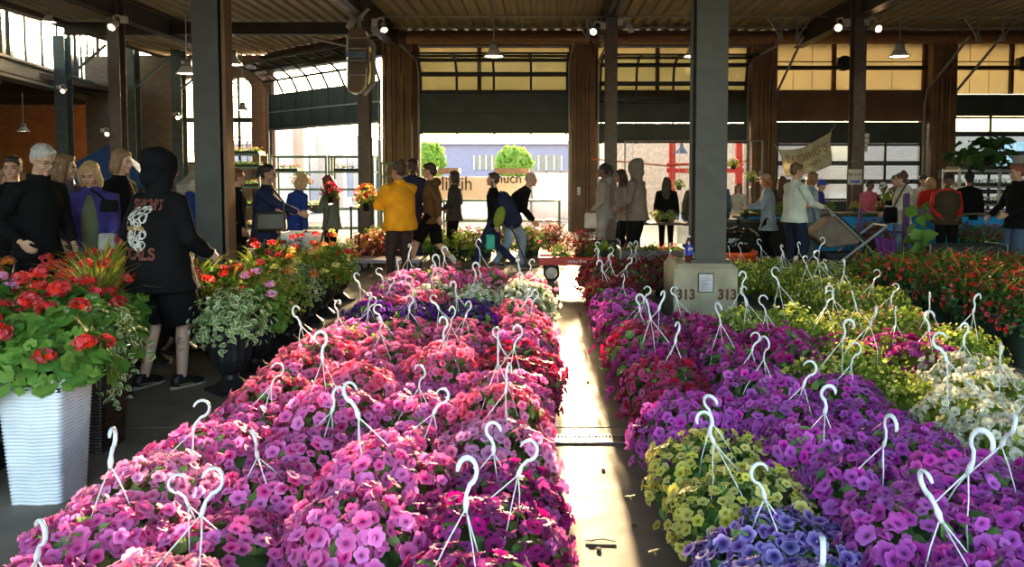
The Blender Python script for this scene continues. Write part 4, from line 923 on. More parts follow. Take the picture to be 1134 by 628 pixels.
r = wicker('white_planter', -2.38, 3.64, .235, .305, .60, wh, 'tall white woven planter of red geraniums at the front left', .03); ger(r, .62, 1.0)
r = wicker('white_planter', -2.78, 3.50, .24, .30, .58, wh, 'white woven planter cut off by the left edge of the photo', .02); ger(r, .58, 1., 'red', 8)
r = wicker('dark_planter', -2.56, 4.30, .25, .32, .56, dk, 'dark wicker planter with trailing variegated vine behind the white planter'); planting(r, [('fol', 'leaf', G5, 520, .055), ('fol', 'round', G3, 230, .07)], 1.0, .12)
mb = MB(); tv, tf, ta = T_leaf(.4); g = np.random.default_rng(4); V = []
for i in range(9):
    x = .10+.1*random.random(); y = -.15+.3*random.random()
    for j in range(12): V.append((x+.04*math.sin(j*.7+i), y+.03*math.cos(j), .60-j*.034*(.6+.05*i)))
V = np.array(V); scatter(mb, tv, tf, ta, V, frames(g.normal(0, .6, V.shape)+np.array([.6, -.6, .3]), g.random(len(V))*6), .045*(.7+.5*g.random(len(V)))); inst('trailing_vine', mb.mesh('trailing_vine', G5), r)
lp = [(-2.98, 4.75, 'ger', 'red', 'scarlet geranium in the dark pot row behind the white planter'), (-3.4, 4.35, 'ger', 'red', 'scarlet geranium in the black pot touching the left photo edge'), (-3.05, 5.25, 'grassy', 'red', 'golden arching grass with red geranium left of the hooded person'),
      (-3.5, 5.3, 'fern', 'red', 'big lime fern with scarlet blooms in the middle of the left cluster'), (-3.95, 5.2, 'ger', 'pale', 'pink geranium at the left photo edge behind the scarlet ones'), (-3.45, 6.0, 'grassy', 'red', 'upright grass with crimson blooms just left of the hooded jacket'),
      (-3.9, 5.85, 'fern', 'red', 'tall lime fern below the hands of the grey haired man'), (-4.35, 5.9, 'ger', 'orange', 'orange geranium at the far left edge beside the man in black'), (-3.55, 6.6, 'ger', 'crimson', 'crimson geranium in front of the blond woman in purple'),
      (-4.15, 6.45, 'fern', 'red', 'lime fern under the man in black and his hands'), (-3.0, 4.05, 'ger', 'red', 'low scarlet geranium behind the cut off white planter')]
for X, Y, kd, fl_, lb in lp:
    r = thing('geranium_planter', lb, 'potted plant', (X, Y, 0), random.random()); inst('urn', URN, r, sc=(1.15, 1.15, 1.12))
    if kd == 'ger': ger(r, .56, 1.05, fl_)
    elif kd == 'grassy':
        inst('foliage', foliage_mesh('round', 1, rx=.28, rz=.24, n=300, ls=.10), r, (0, 0, .10), (0, 0, 1), 1, G3, 'stuff'); inst('grass', foliage_mesh('blade', 1, rz=.33, n=120), r, (0, 0, .1), (0, 0, 2), 1., G7, 'stuff')
        inst('grass', foliage_mesh('blade', 2, rz=.33, n=120), r, (0, 0, .12), (0, 0, 2), (.7, .7, 1.1), G2, 'stuff'); inst('flower_clusters', umbel_mesh(2, n=8, rx=.27, rz=.30, R=.045, per=34, fl=.016), r, (0, 0, .1), (0, 0, 1), 1, P_['red'], 'stuff')
    else:
        inst('foliage', foliage_mesh('fern', 1, rz=.36, n=80), r, (0, 0, .12), (0, 0, 2), 1., G4, 'stuff'); inst('leaves', foliage_mesh('leaf', 1, n=420, ls=.07), r, (0, 0, .08), (0, 0, 1), 1, G2, 'stuff')
        inst('flower_clusters', umbel_mesh(1, n=6, rx=.27, rz=.30, R=.045, per=34, fl=.016), r, (0, 0, .13), (0, 0, 1), 1, P_[fl_], 'stuff')
# impatiens bed at the right edge
i_ = 0
for ri in range(8):
    for ci in range(5):
        X = 3.95+ci*.45+random.uniform(-.04, .04); Y = 6.1+ri*.46+random.uniform(-.04, .04); px, py = proj((X, Y, .5))
        if px > 1180: continue
        r = thing('bedding_pot', f'pot of red impatiens in the far right bed, {ORD[ri]} row, '+['at the bed edge', 'second from the bed edge', 'third from the bed edge', 'fourth from the bed edge', 'fifth from the bed edge'][ci], 'flower pot', (X, Y, 0), random.random()*6, 'red impatiens pots in the far right bed')
        inst('pot', POT, r, sc=(1.1, 1.1, 1.5)); top = ri > 5
        planting(r, [('fol', 'leaf', G6 if not top else G3, 420, .05), ('dai', 'red', 70 if ri < 7 else 25, .024), ('fol', 'blade', G2, 30, .1)]+([('fol', 'fern', G2, 30, .1)] if top else []), .95, -.06)
# ---------------------------------------------------------------- shared small plants
def pot_plant(X, Y, z, label, fol=G1, sh='leaf', fl=None, s=1., group=None, n=260, ls=.06, hook=False, cat='potted plant', R=.022, pm=None, nf=60):
    r = thing('potted_plant', label, cat, (X, Y, z), random.random()*6, group); inst('pot', POT, r, sc=(s*.8, s*.8, s*.8), m=pm)
    inst('foliage', foliage_mesh(sh, random.randrange(3), n=n, ls=ls), r, (0, 0, -.25*s), (0, 0, random.random()*6), s, fol, 'stuff')
    if fl: inst('blossoms', daisy_mesh(random.randrange(3), n=nf, R=R), r, (0, 0, -.25*s), (0, 0, random.random()*6), s, P_[fl], 'stuff')
    return r
# hanging flower pots standing on the floor behind the beds, far side
for px, Y, fl, fo, lb in ((418, 13.2, 'crimson', G8, 'crimson plant on the floor left of the yellow jacket'), (402, 12.6, 'coral', G8, 'reddish plant left of the cart beside the slim column'), (440, 14.2, 'magenta', G6, 'dark pink plant behind the yellow jacket'),
        (482, 14.0, None, G3, 'green bushy plant behind the walking young man'), (496, 14.4, 'magenta', G1, 'plant behind the legs of the young man'), (522, 13.9, 'magenta', G1, 'purple flowered plant behind the walking pair, left one'), (537, 14.2, 'orchid', G1, 'pink flowered plant behind the walking pair, middle one'),
        (556, 14.4, 'rose', G1, 'rose flowered plant behind the striding shopper'), (584, 14.2, 'coral', G1, 'coral flowered plant at the right of the stooping man'), (590, 14.8, 'orchid', G1, 'orchid pink plant behind the stooping man'),
        (418, 14.6, None, G2, 'lime green plant on the floor near the slim column'), (470, 14.8, 'crimson', G8, 'low crimson plant behind the yellow jacket'), (612, 15.5, 'coral', G8, 'brownish plant at the foot of the middle pier'), (508, 13.6, None, G2, 'lime plant behind the dark jacket woman')):
    pot_plant((px-CX)/F*Y, Y, 0, lb, fo, 'leaf', fl, 1.25, 'floor plants behind the walking shoppers')
# ---------------------------------------------------------------- wagons
def wheel(parent, c, r, m_t, m_h, w_=.04, ax='x'):
    mb = MB(); mb.lathe([(r*.72, -w_/2), (r*.97, -w_/2), (r, -w_*.3), (r, w_*.3), (r*.97, w_/2), (r*.72, w_/2), (r*.72, -w_/2)], 24, closed=False); M = Matrix.Translation(c) @ Matrix.Rotation(PI/2, 4, 'Y' if ax == 'x' else 'X'); mb.xf(M); o = mb.build('wheel', m_t, parent, True)
    mb = MB(); mb.lathe([(.01, -w_*.45), (r*.25, -w_*.45), (r*.3, -w_*.3), (r*.68, -w_*.3), (r*.68, w_*.3), (r*.3, w_*.3), (r*.25, w_*.45), (.01, w_*.45)], 18)
    for k_ in range(6): mb.bar((0, 0, 0), (r*.74*math.cos(k_*PI/3), r*.74*math.sin(k_*PI/3), 0), .018*r/.12, .012)
    mb.xf(M); mb.build('hub', m_h, o); return o
tyre = mat('rubber_tyre', (.03, .028, .026), .8); rim_ = mat('cream_rim', (.6, .52, .42), .4); redp = mat('wagon_red', (.45, .02, .015), .35, var=.08)
W = thing('red_wagon', 'red steel wagon of plants standing across the end of the aisle', 'wagon', (.52, 11.3, 0), 0)
mb = MB(); mb.box((0, 0, .24), (1.12, .46, .02))
for s in (-1, 1): mb.box((0, s*.23, .29), (1.12, .015, .11)); mb.box((s*.56, 0, .29), (.015, .46, .11))
mb.build('tray', redp, W, bevel=.006); mb = MB(); 
for s in (-1, 1): mb.tube([(-.56, s*.235, .345), (.56, s*.235, .345)], .01, 6); mb.box((s*.38, 0, .17), (.06, .4, .10))
mb.build('rim_and_axles', redp, W)
put_text('lettering', 'radio flyer', .07, white_pl, W, M_front(0, -.242, .29), ext=.001)
for x in (-.38, .38):
    for y in (-.24, .24): wheel(W, (x, y, .12), .12, tyre, rim_, ax='y')
mb = MB(); mb.tube([(-.55, 0, .2), (-.72, 0, .16), (-.98, .3, .75)], .014, 6); mb.tube([(-.98, .22, .75), (-.98, .38, .75)], .016, 6); mb.build('pull_handle', steel_dark, W)
pot_plant(.60, 11.35, .26, 'bronze leaved plant riding on the red wagon', G8, 'leaf', 'deepred', 1.0); pot_plant(.88, 11.3, .26, 'green ferny plant riding on the red wagon', G4, 'fern', None, .95, n=50); pot_plant(.28, 11.4, .26, 'small mixed green plant at the left of the red wagon', G3, 'leaf', 'coral', .6)
def fold_wagon(X, Y, L_, D_, z0, z1, m, label, rz=0):
    W = thing('folding_wagon', label, 'wagon', (X, Y, 0), rz); mb = MB()
    for s in (-1, 1): mb.box((0, s*D_/2, (z0+z1)/2), (L_, .015, z1-z0)); mb.box((s*L_/2, 0, (z0+z1)/2), (.015, D_, z1-z0))
    mb.box((0, 0, z0), (L_, D_, .02)); mb.build('fabric_tub', m, W, bevel=.004); mb = MB()
    for s in (-1, 1):
        for (a, b) in (((-L_/2, z0), (L_/2*.1, z1)), ((-L_/2*.1, z1), (L_/2, z0)), ((-L_*.30, z0), (L_*.30, z1)), ((-L_*.30, z1), (L_*.30, z0))): mb.tube([(a[0], s*(D_/2+.02), a[1]), (b[0], s*(D_/2+.02), b[1])], .009, 6)
    for sx in (-1, 1):
        for sy in (-1, 1): mb.tube([(sx*L_/2, sy*D_/2, .1), (sx*L_/2, sy*D_/2, z1+.02)], .013, 6)
    for sx in (-1, 1): mb.tube([(sx*L_/2, -D_/2, z1+.02), (sx*L_/2, D_/2, z1+.02)], .012, 6)
    mb.build('frame', galv, W)
    for sx in (-1, 1):
        for sy in (-1, 1): wheel(W, (sx*L_*.42, sy*(D_/2+.0), .10), .10, tyre, black_pl, .05, 'y')
    return W
grc = mat('grey_canvas', (.10, .085, .075), .85); blc = mat('black_canvas', (.015, .015, .016), .8)
fold_wagon(1.50, 10.6, .86, .5, .22, .52, grc, 'grey folding wagon of plants beside the grey hooded shopper'); fold_wagon(.95, 12.0, .5, .45, .22, .5, blc, 'dark folding wagon partly behind the grey wagon')
for X, Y, fo, fl, lb in ((1.25, 10.6, G2, 'coral', 'coral plant at the left of the grey wagon'), (1.55, 10.65, G3, 'red', 'red flowered plant in the middle of the grey wagon'), (1.78, 10.6, G3, 'crimson', 'crimson plant at the right of the grey wagon')): pot_plant(X, Y, .24, lb, fo, 'leaf', fl, .75)
fold_wagon(6.1, 11.2, 1.1, .55, .2, .52, mat('black_wagon_canvas', (.02, .022, .02), .8), 'black folding wagon carrying the big leaved plant at right')
r = thing('big_leaf_plant', 'plant with large upright green leaves standing in the black wagon', 'potted plant', (5.55, 11.2, .22)); inst('pot', POT, r); mb = MB(); tv, tf, ta = T_leaf(.55, .1, .1); g = np.random.default_rng(8)
P = np.array([[.1*math.cos(i*2.4)*(i/14), .1*math.sin(i*2.4), .2+.045*i] for i in range(14)]); d = np.stack([np.cos(np.arange(14)*2.4), np.sin(np.arange(14)*2.4)-.5, np.full(14, .6)], 1); scatter(mb, tv, tf, ta, P, frames(d, g.random(14)*6), .30*(.6+.4*g.random(14))); mb2 = MB(); mb2.tube([(0, 0, .1), (.02, 0, .5), (0, 0, .85)], .012, 6); mb.add(mb2.v, mb2.f, [(0., .3, .3)]*len(mb2.v)); inst('foliage', mb.mesh('foliage', G3), r)
# orange bin with black bag
r = thing('orange_bin', 'orange red tub standing behind the concrete footing', 'bin', (2.72, 10.8, 0)); mb = MB(); mb.lathe([(.24, .0), (.30, .42), (.32, .43), (.32, .47), (.29, .47), (.28, .42)], 20); mb.build('tub', mat('orange_plastic', (.85, .10, .01), .45), r, True)
r2 = thing('black_bag', 'shiny black plastic bag draped over the orange tub', 'bag', (2.72, 10.8, .45)); mb = MB(); mb.ell((0, 0, .16), (.36, .33, .17), 16, 10); mb.ell((.15, 0, .2), (.2, .25, .14)); soft(mb, 'bag_body', mat('glossy_black_bag', (.012, .012, .012), .15, bump=.6, bscale=14), r2, .02, 2, .10, .12)
mb = MB(); mb.tube([(0, 0, .3), (.03, 0, .38), (.06, .02, .44)], [.05, .025, .04], 8); mb.build('tied_neck', MATS['glossy_black_bag'], r2, True)
sign(760, 260, 10.3, 20, 20, [], 'white cardboard sign standing in the grey wagon')  # carton price board
# ---------------------------------------------------------------- long blue table and other tables
blue = mat('blue_tablecloth', (.02, .33, .78), .6, var=.06); white_cloth = mat('pale_cloth', (.6, .58, .5), .7)
T = thing('market_table', 'long market table with bright blue cloth at right', 'table', (6.1, 14.3, 0)); mb = MB(); mb.box((0, 0, .80), (5.0, .8, .04)); 
mb.build('tabletop', steel_dark, T); mb = MB(); n = 90; vs = [(-2.5+5.0*i/n, -.42+.018*math.sin(i*1.1), z) for z in (.06, .3, .55, .78) for i in range(n+1)]; fs = [(j*(n+1)+i, j*(n+1)+i+1, (j+1)*(n+1)+i+1, (j+1)*(n+1)+i) for j in range(3) for i in range(n)]; mb.add(vs, fs); o = mb.build('cloth_skirt', blue, T, True); sm = o.modifiers.new('s', 'SOLIDIFY'); sm.thickness = .006
mb = MB(); mb.box((0, -.2, .835), (5.0, .5, .03)); mb.build('runner', mat('green_runner', (.14, .12, .06), .8), T)
for sx in (-1, 1): 
    for sy in (-1, 1): mb = MB(); mb.tube([(sx*2.3, sy*.33, 0), (sx*2.3, sy*.33, .78)], .02, 8); mb.build('leg', steel_grey, T)
for i, x in enumerate(np.linspace(4.0, 8.2, 10)): pot_plant(x, 14.35, .85, f'small plant on the blue table, {ORD[i]} from its left end'.replace('front', 'first'), [G1, G2, G8][i % 3], 'leaf', [None, 'coral', 'white'][i % 3], .42, 'small plants on the blue table')
cr = thing('carton_box', 'open white carton on the blue table before the pink shirted vendor', 'box', (6.55, 14.05, .85)); mb = MB(); 
for s in (-1, 1): mb.box((0, s*.14, .06), (.4, .01, .12)); mb.box((s*.2, 0, .06), (.01, .28, .12))
mb.box((0, 0, .005), (.4, .28, .01)); mb.build('carton', white_cloth, cr); mb = MB(); mb.box((0, -.2, .11), (.4, .12, .008), rotm(0, -.5)); mb.build('flap', white_cloth, cr)
T2 = thing('plant_table', 'dark table crowded with plants beyond the footed column', 'table', (3.75, 14.0, 0)); mb = MB(); mb.box((0, 0, .72), (2.0, .8, .05)); mb.build('tabletop', steel_dark, T2); mb = MB(); mb.box((0, -.38, .40), (2.0, .02, .6)); mb.build('cloth_skirt', blc, T2)
for sx in (-1, 1):
    for sy in (-1, 1): mb = MB(); mb.tube([(sx*.9, sy*.33, 0), (sx*.9, sy*.33, .7)], .02, 8); mb.build('leg', steel_grey, T2)
for i, x in enumerate((3.0, 3.35, 3.7, 4.05, 4.4)):
    r = pot_plant(x, 13.9, .745, f'spiky plant on the dark table, {ORD[i]} from its left end'.replace('front', 'first'), G6 if i % 2 else G3, 'blade' if i in (1, 2) else 'leaf', None, .55, 'plants on the dark table', n=70 if i in (1, 2) else 220)
T3 = thing('plant_table', 'low table with potted plants between the grey hoodie and black haired shopper', 'table', (2.2, 14.6, 0)); mb = MB(); mb.box((0, 0, .62), (1.2, .6, .04)); mb.build('tabletop', steel_dark, T3)
for sx in (-1, 1):
    for sy in (-1, 1): mb = MB(); mb.tube([(sx*.55, sy*.25, 0), (sx*.55, sy*.25, .6)], .02, 8); mb.build('leg', steel_grey, T3)
for i, x in enumerate((1.95, 2.2, 2.45)): pot_plant(x, 14.5, .64, f'terracotta potted plant on the low table, {ORD[i]} from the left'.replace('front', 'first'), G2, 'leaf', 'white', .5, 'pots on the low table', pm=mat('terracotta', (.35, .13, .06), .8))
# wire hanging displays behind: plants seen through second doorway
for i, (px, py) in enumerate(((700, 225), (745, 232), (752, 205), (768, 190), (790, 188), (812, 182), (832, 196))):
    p = at(px, py, 18.5); pot_plant(p.x, p.y, p.z-.12, f'sunlit hanging plant at the second doorway, {ORD[i]} from the left'.replace('front', 'first'), G2, 'leaf', 'white', .6, 'hanging plants at the second doorway')
mb = MB()
for a, b in ((2.0, 5.3),): mb.tube([(a, 18.5, 2.35), (b, 18.5, 2.35)], .02, 6); mb.tube([(a, 18.5, 0), (a, 18.5, 2.35)], .02, 6); mb.tube([(b, 18.5, 0), (b, 18.5, 2.35)], .02, 6)
for px, py in ((700, 225), (745, 232), (752, 205), (768, 190), (790, 188), (812, 182), (832, 196)): p = at(px, py, 18.5); mb.tube([(p.x, 18.5, p.z+.05), (p.x, 18.5, 2.35)], .006, 5)
tag(mb.build('hanging_rail', galv), 'thin steel rail carrying hanging plants at the second doorway', 'rail')
# ---------------------------------------------------------------- racks
gr = mat('green_rack_steel', (.14, .26, .14), .5)
def rack(X, Y, L_, D_, H_, shelves, label, rz=0, m=gr, wire=True):
    r = thing('plant_rack', label, 'rack', (X, Y, 0), rz)
    for sx in (-1, 1):
        for sy in (-1, 1): mb = MB(); mb.box((sx*L_/2, sy*D_/2, H_/2), (.04, .04, H_)); mb.build('post', m, r)
    for z in shelves:
        mb = MB()
        for sy in (-1, 1): mb.box((0, sy*D_/2, z), (L_, .025, .04))
        for sx in (-1, 1): mb.box((sx*L_/2, 0, z), (.025, D_, .04))
        if wire:
            for i in range(1, 9): mb.box((-L_/2+L_*i/9, 0, z), (.008, D_, .008))
        mb.build('shelf', m, r)
    return r
def tray(X, Y, z, L_, D_, n, label, fo, fl, rz=0, group=None):
    r = thing('seedling_tray', label, 'tray', (X, Y, z), rz, group); mb = MB()
    for s in (-1, 1): mb.box((0, s*D_/2, .03), (L_, .01, .06)); mb.box((s*L_/2, 0, .03), (.01, D_, .06))
    mb.box((0, 0, .005), (L_, D_, .01)); mb.build('tray', black_pl, r); mb = MB(); tv, tf, ta = T_leaf(.45); g = rng; P = np.stack([(g.random(n)-.5)*L_*.95, (g.random(n)-.5)*D_, .06+.07*g.random(n)], 1)
    scatter(mb, tv, tf, ta, P, frames(g.normal(0, .5, P.shape)+np.array([0, 0, 1]), g.random(n)*6), .05*(.6+.6*g.random(n))); inst('foliage', mb.mesh('foliage', fo), r, kind='stuff')
    if fl:
        mb = MB(); tv, tf, ta = T_petunia(1); m_ = n//3; P = np.stack([(g.random(m_)-.5)*L_*.95, (g.random(m_)-.5)*D_, .10+.06*g.random(m_)], 1); scatter(mb, tv, tf, ta, P, frames(g.normal(0, .5, P.shape)+np.array([0, 0, 1]), g.random(m_)*6), .02*(.7+.6*g.random(m_)), g.random((m_, 2))); inst('blossoms', mb.mesh('blossoms', P_[fl]), r, kind='stuff')
    return r
Yr = 17.8
rk = [(262, 60, [.3, .8, 1.25, 1.7, 2.0], 'green steel rack of seedlings with full top shelf at left'), (335, 60, [.3, .75, 1.2, 1.6, 1.95], 'green steel rack in front of the pale building, left one'), (392, 48, [.3, .75, 1.2, 1.6, 1.95], 'green steel rack in front of the pale building, middle one'), (440, 30, [.3, .7, 1.1, 1.5, 1.8], 'green wire rack behind the yellow jacket')]
for q, (px, wp, sh, lb) in enumerate(rk):
    X = (px-CX)/F*Yr; L_ = wp/F*Yr; rack(X, Yr, L_, .5, sh[-1]+.03, sh, lb)
    if q == 0:
        for j, z in enumerate(sh): tray(X, Yr, z+.02, L_*.95, .45, 160, f'tray of green seedlings on the left rack, shelf {["one", "two", "three", "four", "five"][j]} from the floor', G1 if j < 4 else G4, None if j % 2 else 'coral', 0, 'seedling trays on the left rack')
    elif q == 1:
        tray(X-.3, Yr, 1.62, .5, .4, 90, 'tray of scarlet flowers on the rack behind the blue jacket', G3, 'red'); tray(X+.3, Yr, .77, .5, .4, 90, 'tray of yellow flowers low on the middle rack', G3, 'yellow'); pot_plant(X+.0, Yr, 1.22, 'hanging scarlet begonia on the rack behind the navy cardigan', G3, 'leaf', 'red', .9, n=200)
    elif q == 2: tray(X, Yr, 1.62, .8, .4, 100, 'tray of coral flowers on the rack above the green jacket', G3, 'coral')
rack(-.9, 17.5, 2.6, .5, .98, [.12, .5, .95], 'low pale green bench rack across the open doorway'); 
for i in range(3): tray(-1.8+i*.85, 17.5, .13, .7, .4, 70, f'tray of plants at the foot of the low bench rack, {ORD[i]} from left'.replace('front', 'first'), G3, 'orchid', 0, 'trays on the bench rack')
sh = [.55, .95, 1.3, 1.62]
for q, (px, Y) in enumerate(((1085, 15.2), (1150, 14.6))):
    X = (px-CX)/F*Y; rack(X, Y, 1.15, .6, 1.66, sh, ['silver tiered rack of seedlings below the big dark plant', 'silver tiered rack at the right photo edge'][q], m=galv)
    for j, z in enumerate(sh): tray(X, Y, z+.02, 1.1, .5, 170, f'seedling tray on the {["inner", "outer"][q]} silver rack, tier {["one", "two", "three", "four"][j]} from below', [G1, G3, G6, G1][j], [None, 'orchid', None, 'coral'][(j+q) % 4], 0, 'seedling trays on the silver racks')
bp = thing('big_dark_plant', 'big dark green broad leaved plant on top of the silver rack', 'potted plant', (8.75, 15.2, 1.68)); inst('pot', POT, bp); inst('foliage', foliage_mesh('leaf', 0, rx=.5, rz=.42, z0=.2, n=90, ls=.26), bp, (0, 0, .0), m=G6, kind='stuff')
bx = thing('white_crate', 'white crate box on the silver rack right of the big plant', 'box', (9.35, 14.6, 1.66)); mb = MB(); mb.box((0, 0, .12), (.6, .4, .22)); mb.build('crate', white_pl, bx, bevel=.01); mb = MB(); mb.box((0, 0, .24), (.62, .42, .02)); mb.build('crate_lid', white_pl, bx)
# flowers on floor racks by column 947: bushes at the right in front of racks
for i, (px, Y, fl) in enumerate(((1085, 12.8, 'magenta'), (1100, 13, 'orchid'), (1118, 12.6, 'rose'), (1070, 13.2, 'crimson'), (1135, 13, 'violet'))): pot_plant((px-CX)/F*Y, Y, .35, f'pink flowered plant on the black bench at right, {ORD[i]} in the group'.replace('front', 'first'), G1, 'leaf', fl, .8, 'flowers on the black bench')
bn2 = thing('plant_bench', 'low black bench of flowers in front of the silver racks', 'bench', (7.7, 12.9, 0)); mb = MB(); mb.box((0, 0, .32), (1.7, .7, .05)); mb.build('bench_top', blc, bn2); mb = MB(); mb.box((0, -.3, .15), (1.6, .03, .3)); mb.build('front_panel', blc, bn2)
for sx in (-1, 1): mb = MB(); mb.box((sx*.75, .1, .15), (.05, .5, .3)); mb.build('leg', blc, bn2)
# ---------------------------------------------------------------- stroller and purple cart
S = thing('baby_stroller', 'grey stroller with tilted hood and purple cloth beside the woman in white', 'stroller', (4.55, 11.7, 0), 0)
fab = mat('stroller_fabric', (.16, .12, .10), .8); mb = MB(); mb.prism([(-.42, .72), (-.12, .95), (.28, .62), (.22, .50), (-.25, .44), (-.45, .6)], .42); mb.build('seat_hood', fab, S, bevel=.03)
mb = MB(); mb.prism([(-.13, .97), (.34, .56), (.30, .50), (-.18, .92)], .46); mb.build('hood_frame', blc, S, bevel=.01)
mb = MB()
for s in (-.24, .24): mb.tube([(-.2, s, .92), (-.25, s, 1.0)], .015, 6); mb.tube([(-.28, s, 1.04), (.3, s, .5), (.62, s, .14)], .018, 8); mb.tube([(.62, s, .78), (.2, s, .45), (-.18, s, .15)], .022, 8)
mb.tube([(-.28, -.24, 1.04), (-.28, .24, 1.04)], .02, 8); mb.tube([(.62, -.24, .78), (.62, .24, .78)], .02, 8); mb.build('frame', galv, S)
mb = MB(); mb.prism([(-.3, .36), (.5, .36), (.45, .2), (-.2, .2)], .4); mb.build('under_basket', blc, S, bevel=.01)
for x, rr in ((-.2, .15), (.66, .13)):
    for s in (-.26, .26): wheel(S, (x, s, rr), rr, tyre, galv, .04, 'y')
tw = thing('purple_cloth', 'purple cloth hanging from the front of the stroller', 'cloth', (5.1, 11.42, 0)); mb = MB(); n = 14; vs = [(-.14+.30*i/n*(1-.3*j/10)+.012*j, .015*math.sin(i*1.6+j*.4), .60-.42*j/10+.02*math.sin(i)) for j in range(11) for i in range(n+1)]; mb.add(vs, [(j*(n+1)+i, j*(n+1)+i+1, (j+1)*(n+1)+i+1, (j+1)*(n+1)+i) for j in range(10) for i in range(n)]); o = mb.build('cloth_sheet', mat('purple_fabric', (.12, .015, .16), .8), tw, True); sm = o.modifiers.new('s', 'SOLIDIFY'); sm.thickness = .008
pc = thing('purple_cart', 'purple steel plant cart standing before the blue table', 'cart', (5.55, 12.6, 0)); pm_ = mat('purple_paint', (.08, .02, .13), .5)
mb = MB(); mb.box((0, 0, .22), (1.0, .55, .04)); mb.build('deck', pm_, pc); mb = MB()
for x in (-.42, .32): mb.box((x, -.25, .6 if x < 0 else .72), (.05 if x < 0 else .09, .05, .8 if x < 0 else 1.05))
mb.box((-.05, -.25, .62), (.8, .03, .03)); mb.box((.5, -.25, .95), (.4, .04, .12)); mb.build('frame', pm_, pc)
for x in (-.4, .4):
    for s in (-.25, .25): wheel(pc, (x, s, .09), .09, tyre, pm_, .04, 'y')
pot_plant(5.45, 12.6, .24, 'dark bushy plant riding on the purple cart', G8, 'leaf', None, 1.25)
# flat cart at the left
fc = thing('flat_cart', 'flat trolley with lilac deck behind the urns at left', 'cart', (-2.45, 12.1, 0)); mb = MB(); mb.box((0, 0, .2), (1.1, .55, .05)); mb.build('deck', mat('lilac_board', (.38, .34, .42), .5), fc); mb = MB(); mb.tube([(-.5, -.25, .2), (-.5, -.25, 1.05), (-.5, .25, 1.05), (-.5, .25, .2)], .018, 8); mb.tube([(-.5, -.25, .6), (-.5, .25, .6)], .015, 8); mb.build('push_handle', black_pl, fc)
for x in (-.42, .42):
    for s in (-.22, .22): wheel(fc, (x, s, .09), .09, tyre, galv, .04, 'y')
# crate with handle held by navy woman
wc = thing('white_bin', 'white plastic tote on a pull trolley with scribbled lettering', 'tote', (-2.92, 9.35, 0)); mb = MB(); 
for s in (-1, 1): mb.box((0, s*.16, .72), (.42, .012, .26)); mb.box((s*.21, 0, .72), (.012, .33, .26))
mb.box((0, 0, .6), (.42, .33, .012)); mb.build('tote_box', mat('tote_white', (.6, .62, .62), .4, trans=.2), wc, bevel=.004); mb = MB()
for sx in (-1, 1): 
    for sy in (-1, 1): mb.tube([(sx*.19, sy*.14, .05), (sx*.19, sy*.14, .6)], .012, 6); mb.tube([(sx*.19, -.14, .58), (sx*.19, .14, .58)], .012, 6); mb.tube([(-.19, sy*.14, .58), (.19, sy*.14, .58)], .012, 6)
mb.tube([(.19, .14, .58), (.19, 0, .6), (.30, 0, 1.0), (.33, 0, 1.18)], .014, 6); mb.tube([(.33, -.08, 1.18), (.33, .08, 1.18)], .018, 8); mb.build('trolley_frame', black_pl, wc)
for sx in (-1, 1): wheel(wc, (sx*.19, .15, .07), .07, tyre, black_pl, .03, 'y')
put_text('lettering', '3M', .09, steel_dark, wc, M_front(0, -.168, .77)); put_text('lettering', 'OH', .08, steel_dark, wc, M_front(0, -.168, .68)); mb = MB(); mb.box((0, -.165, .84), (.08, .012, .025)); mb.build('green_tab', mat('green_tab', (.1, .5, .1), .5), wc)
# blue canopy tent far left, white sign card in the plants
bt_ = thing('canopy_tent', 'blue pop-up canopy tent behind the shoppers at far left', 'tent', (0, 0, 0)); Yt = 19; c = at(122, 160, Yt); 
def tq(px, py, Y): return at(px, py, Y)
ap = at(124, 158, Yt); e = [at(52, 197, Yt-1.6), at(160, 197, Yt-1.6), at(170, 194, Yt+1.6), at(75, 194, Yt+1.6)]; mb = MB(); mb.add([ap]+e, [(0, 1, 2), (0, 2, 3), (0, 3, 4), (0, 4, 1)]); dn = [q-Vector((0, 0, .22)) for q in e]; b = len(mb.v); mb.add(e+dn, [(i, (i+1) % 4, (i+1) % 4+4, i+4) for i in range(4)]); o = mb.build('canopy', mat('blue_canopy', (.02, .12, .42), .6, trans=.2), bt_); sm = o.modifiers.new('s', 'SOLIDIFY'); sm.thickness = .01
for q in e: mb = MB(); mb.tube([(q.x, q.y, 0), (q.x, q.y, q.z)], .025, 8); mb.build('leg', galv, bt_)
wt = thing('white_tent', 'white peaked tent roof behind the small blue coat shopper', 'tent', (0, 0, 0)); ap = at(222, 181, 22); e = [at(196, 204, 21), at(243, 204, 21), at(246, 201, 23), at(202, 201, 23)]; mb = MB(); mb.add([ap]+e, [(0, 1, 2), (0, 2, 3), (0, 3, 4), (0, 4, 1)]); mb.add(e+[q-Vector((0, 0, .3)) for q in e], [(i, (i+1) % 4, (i+1) % 4+4, i+4) for i in range(4)]); o = mb.build('canopy', mat('white_canopy', (.6, .62, .65), .6, trans=.3), wt); sm = o.modifiers.new('s', 'SOLIDIFY'); sm.thickness = .01
for q in e: mb = MB(); mb.tube([(q.x, q.y, 0), (q.x, q.y, q.z)], .025, 8); mb.build('leg', galv, wt)
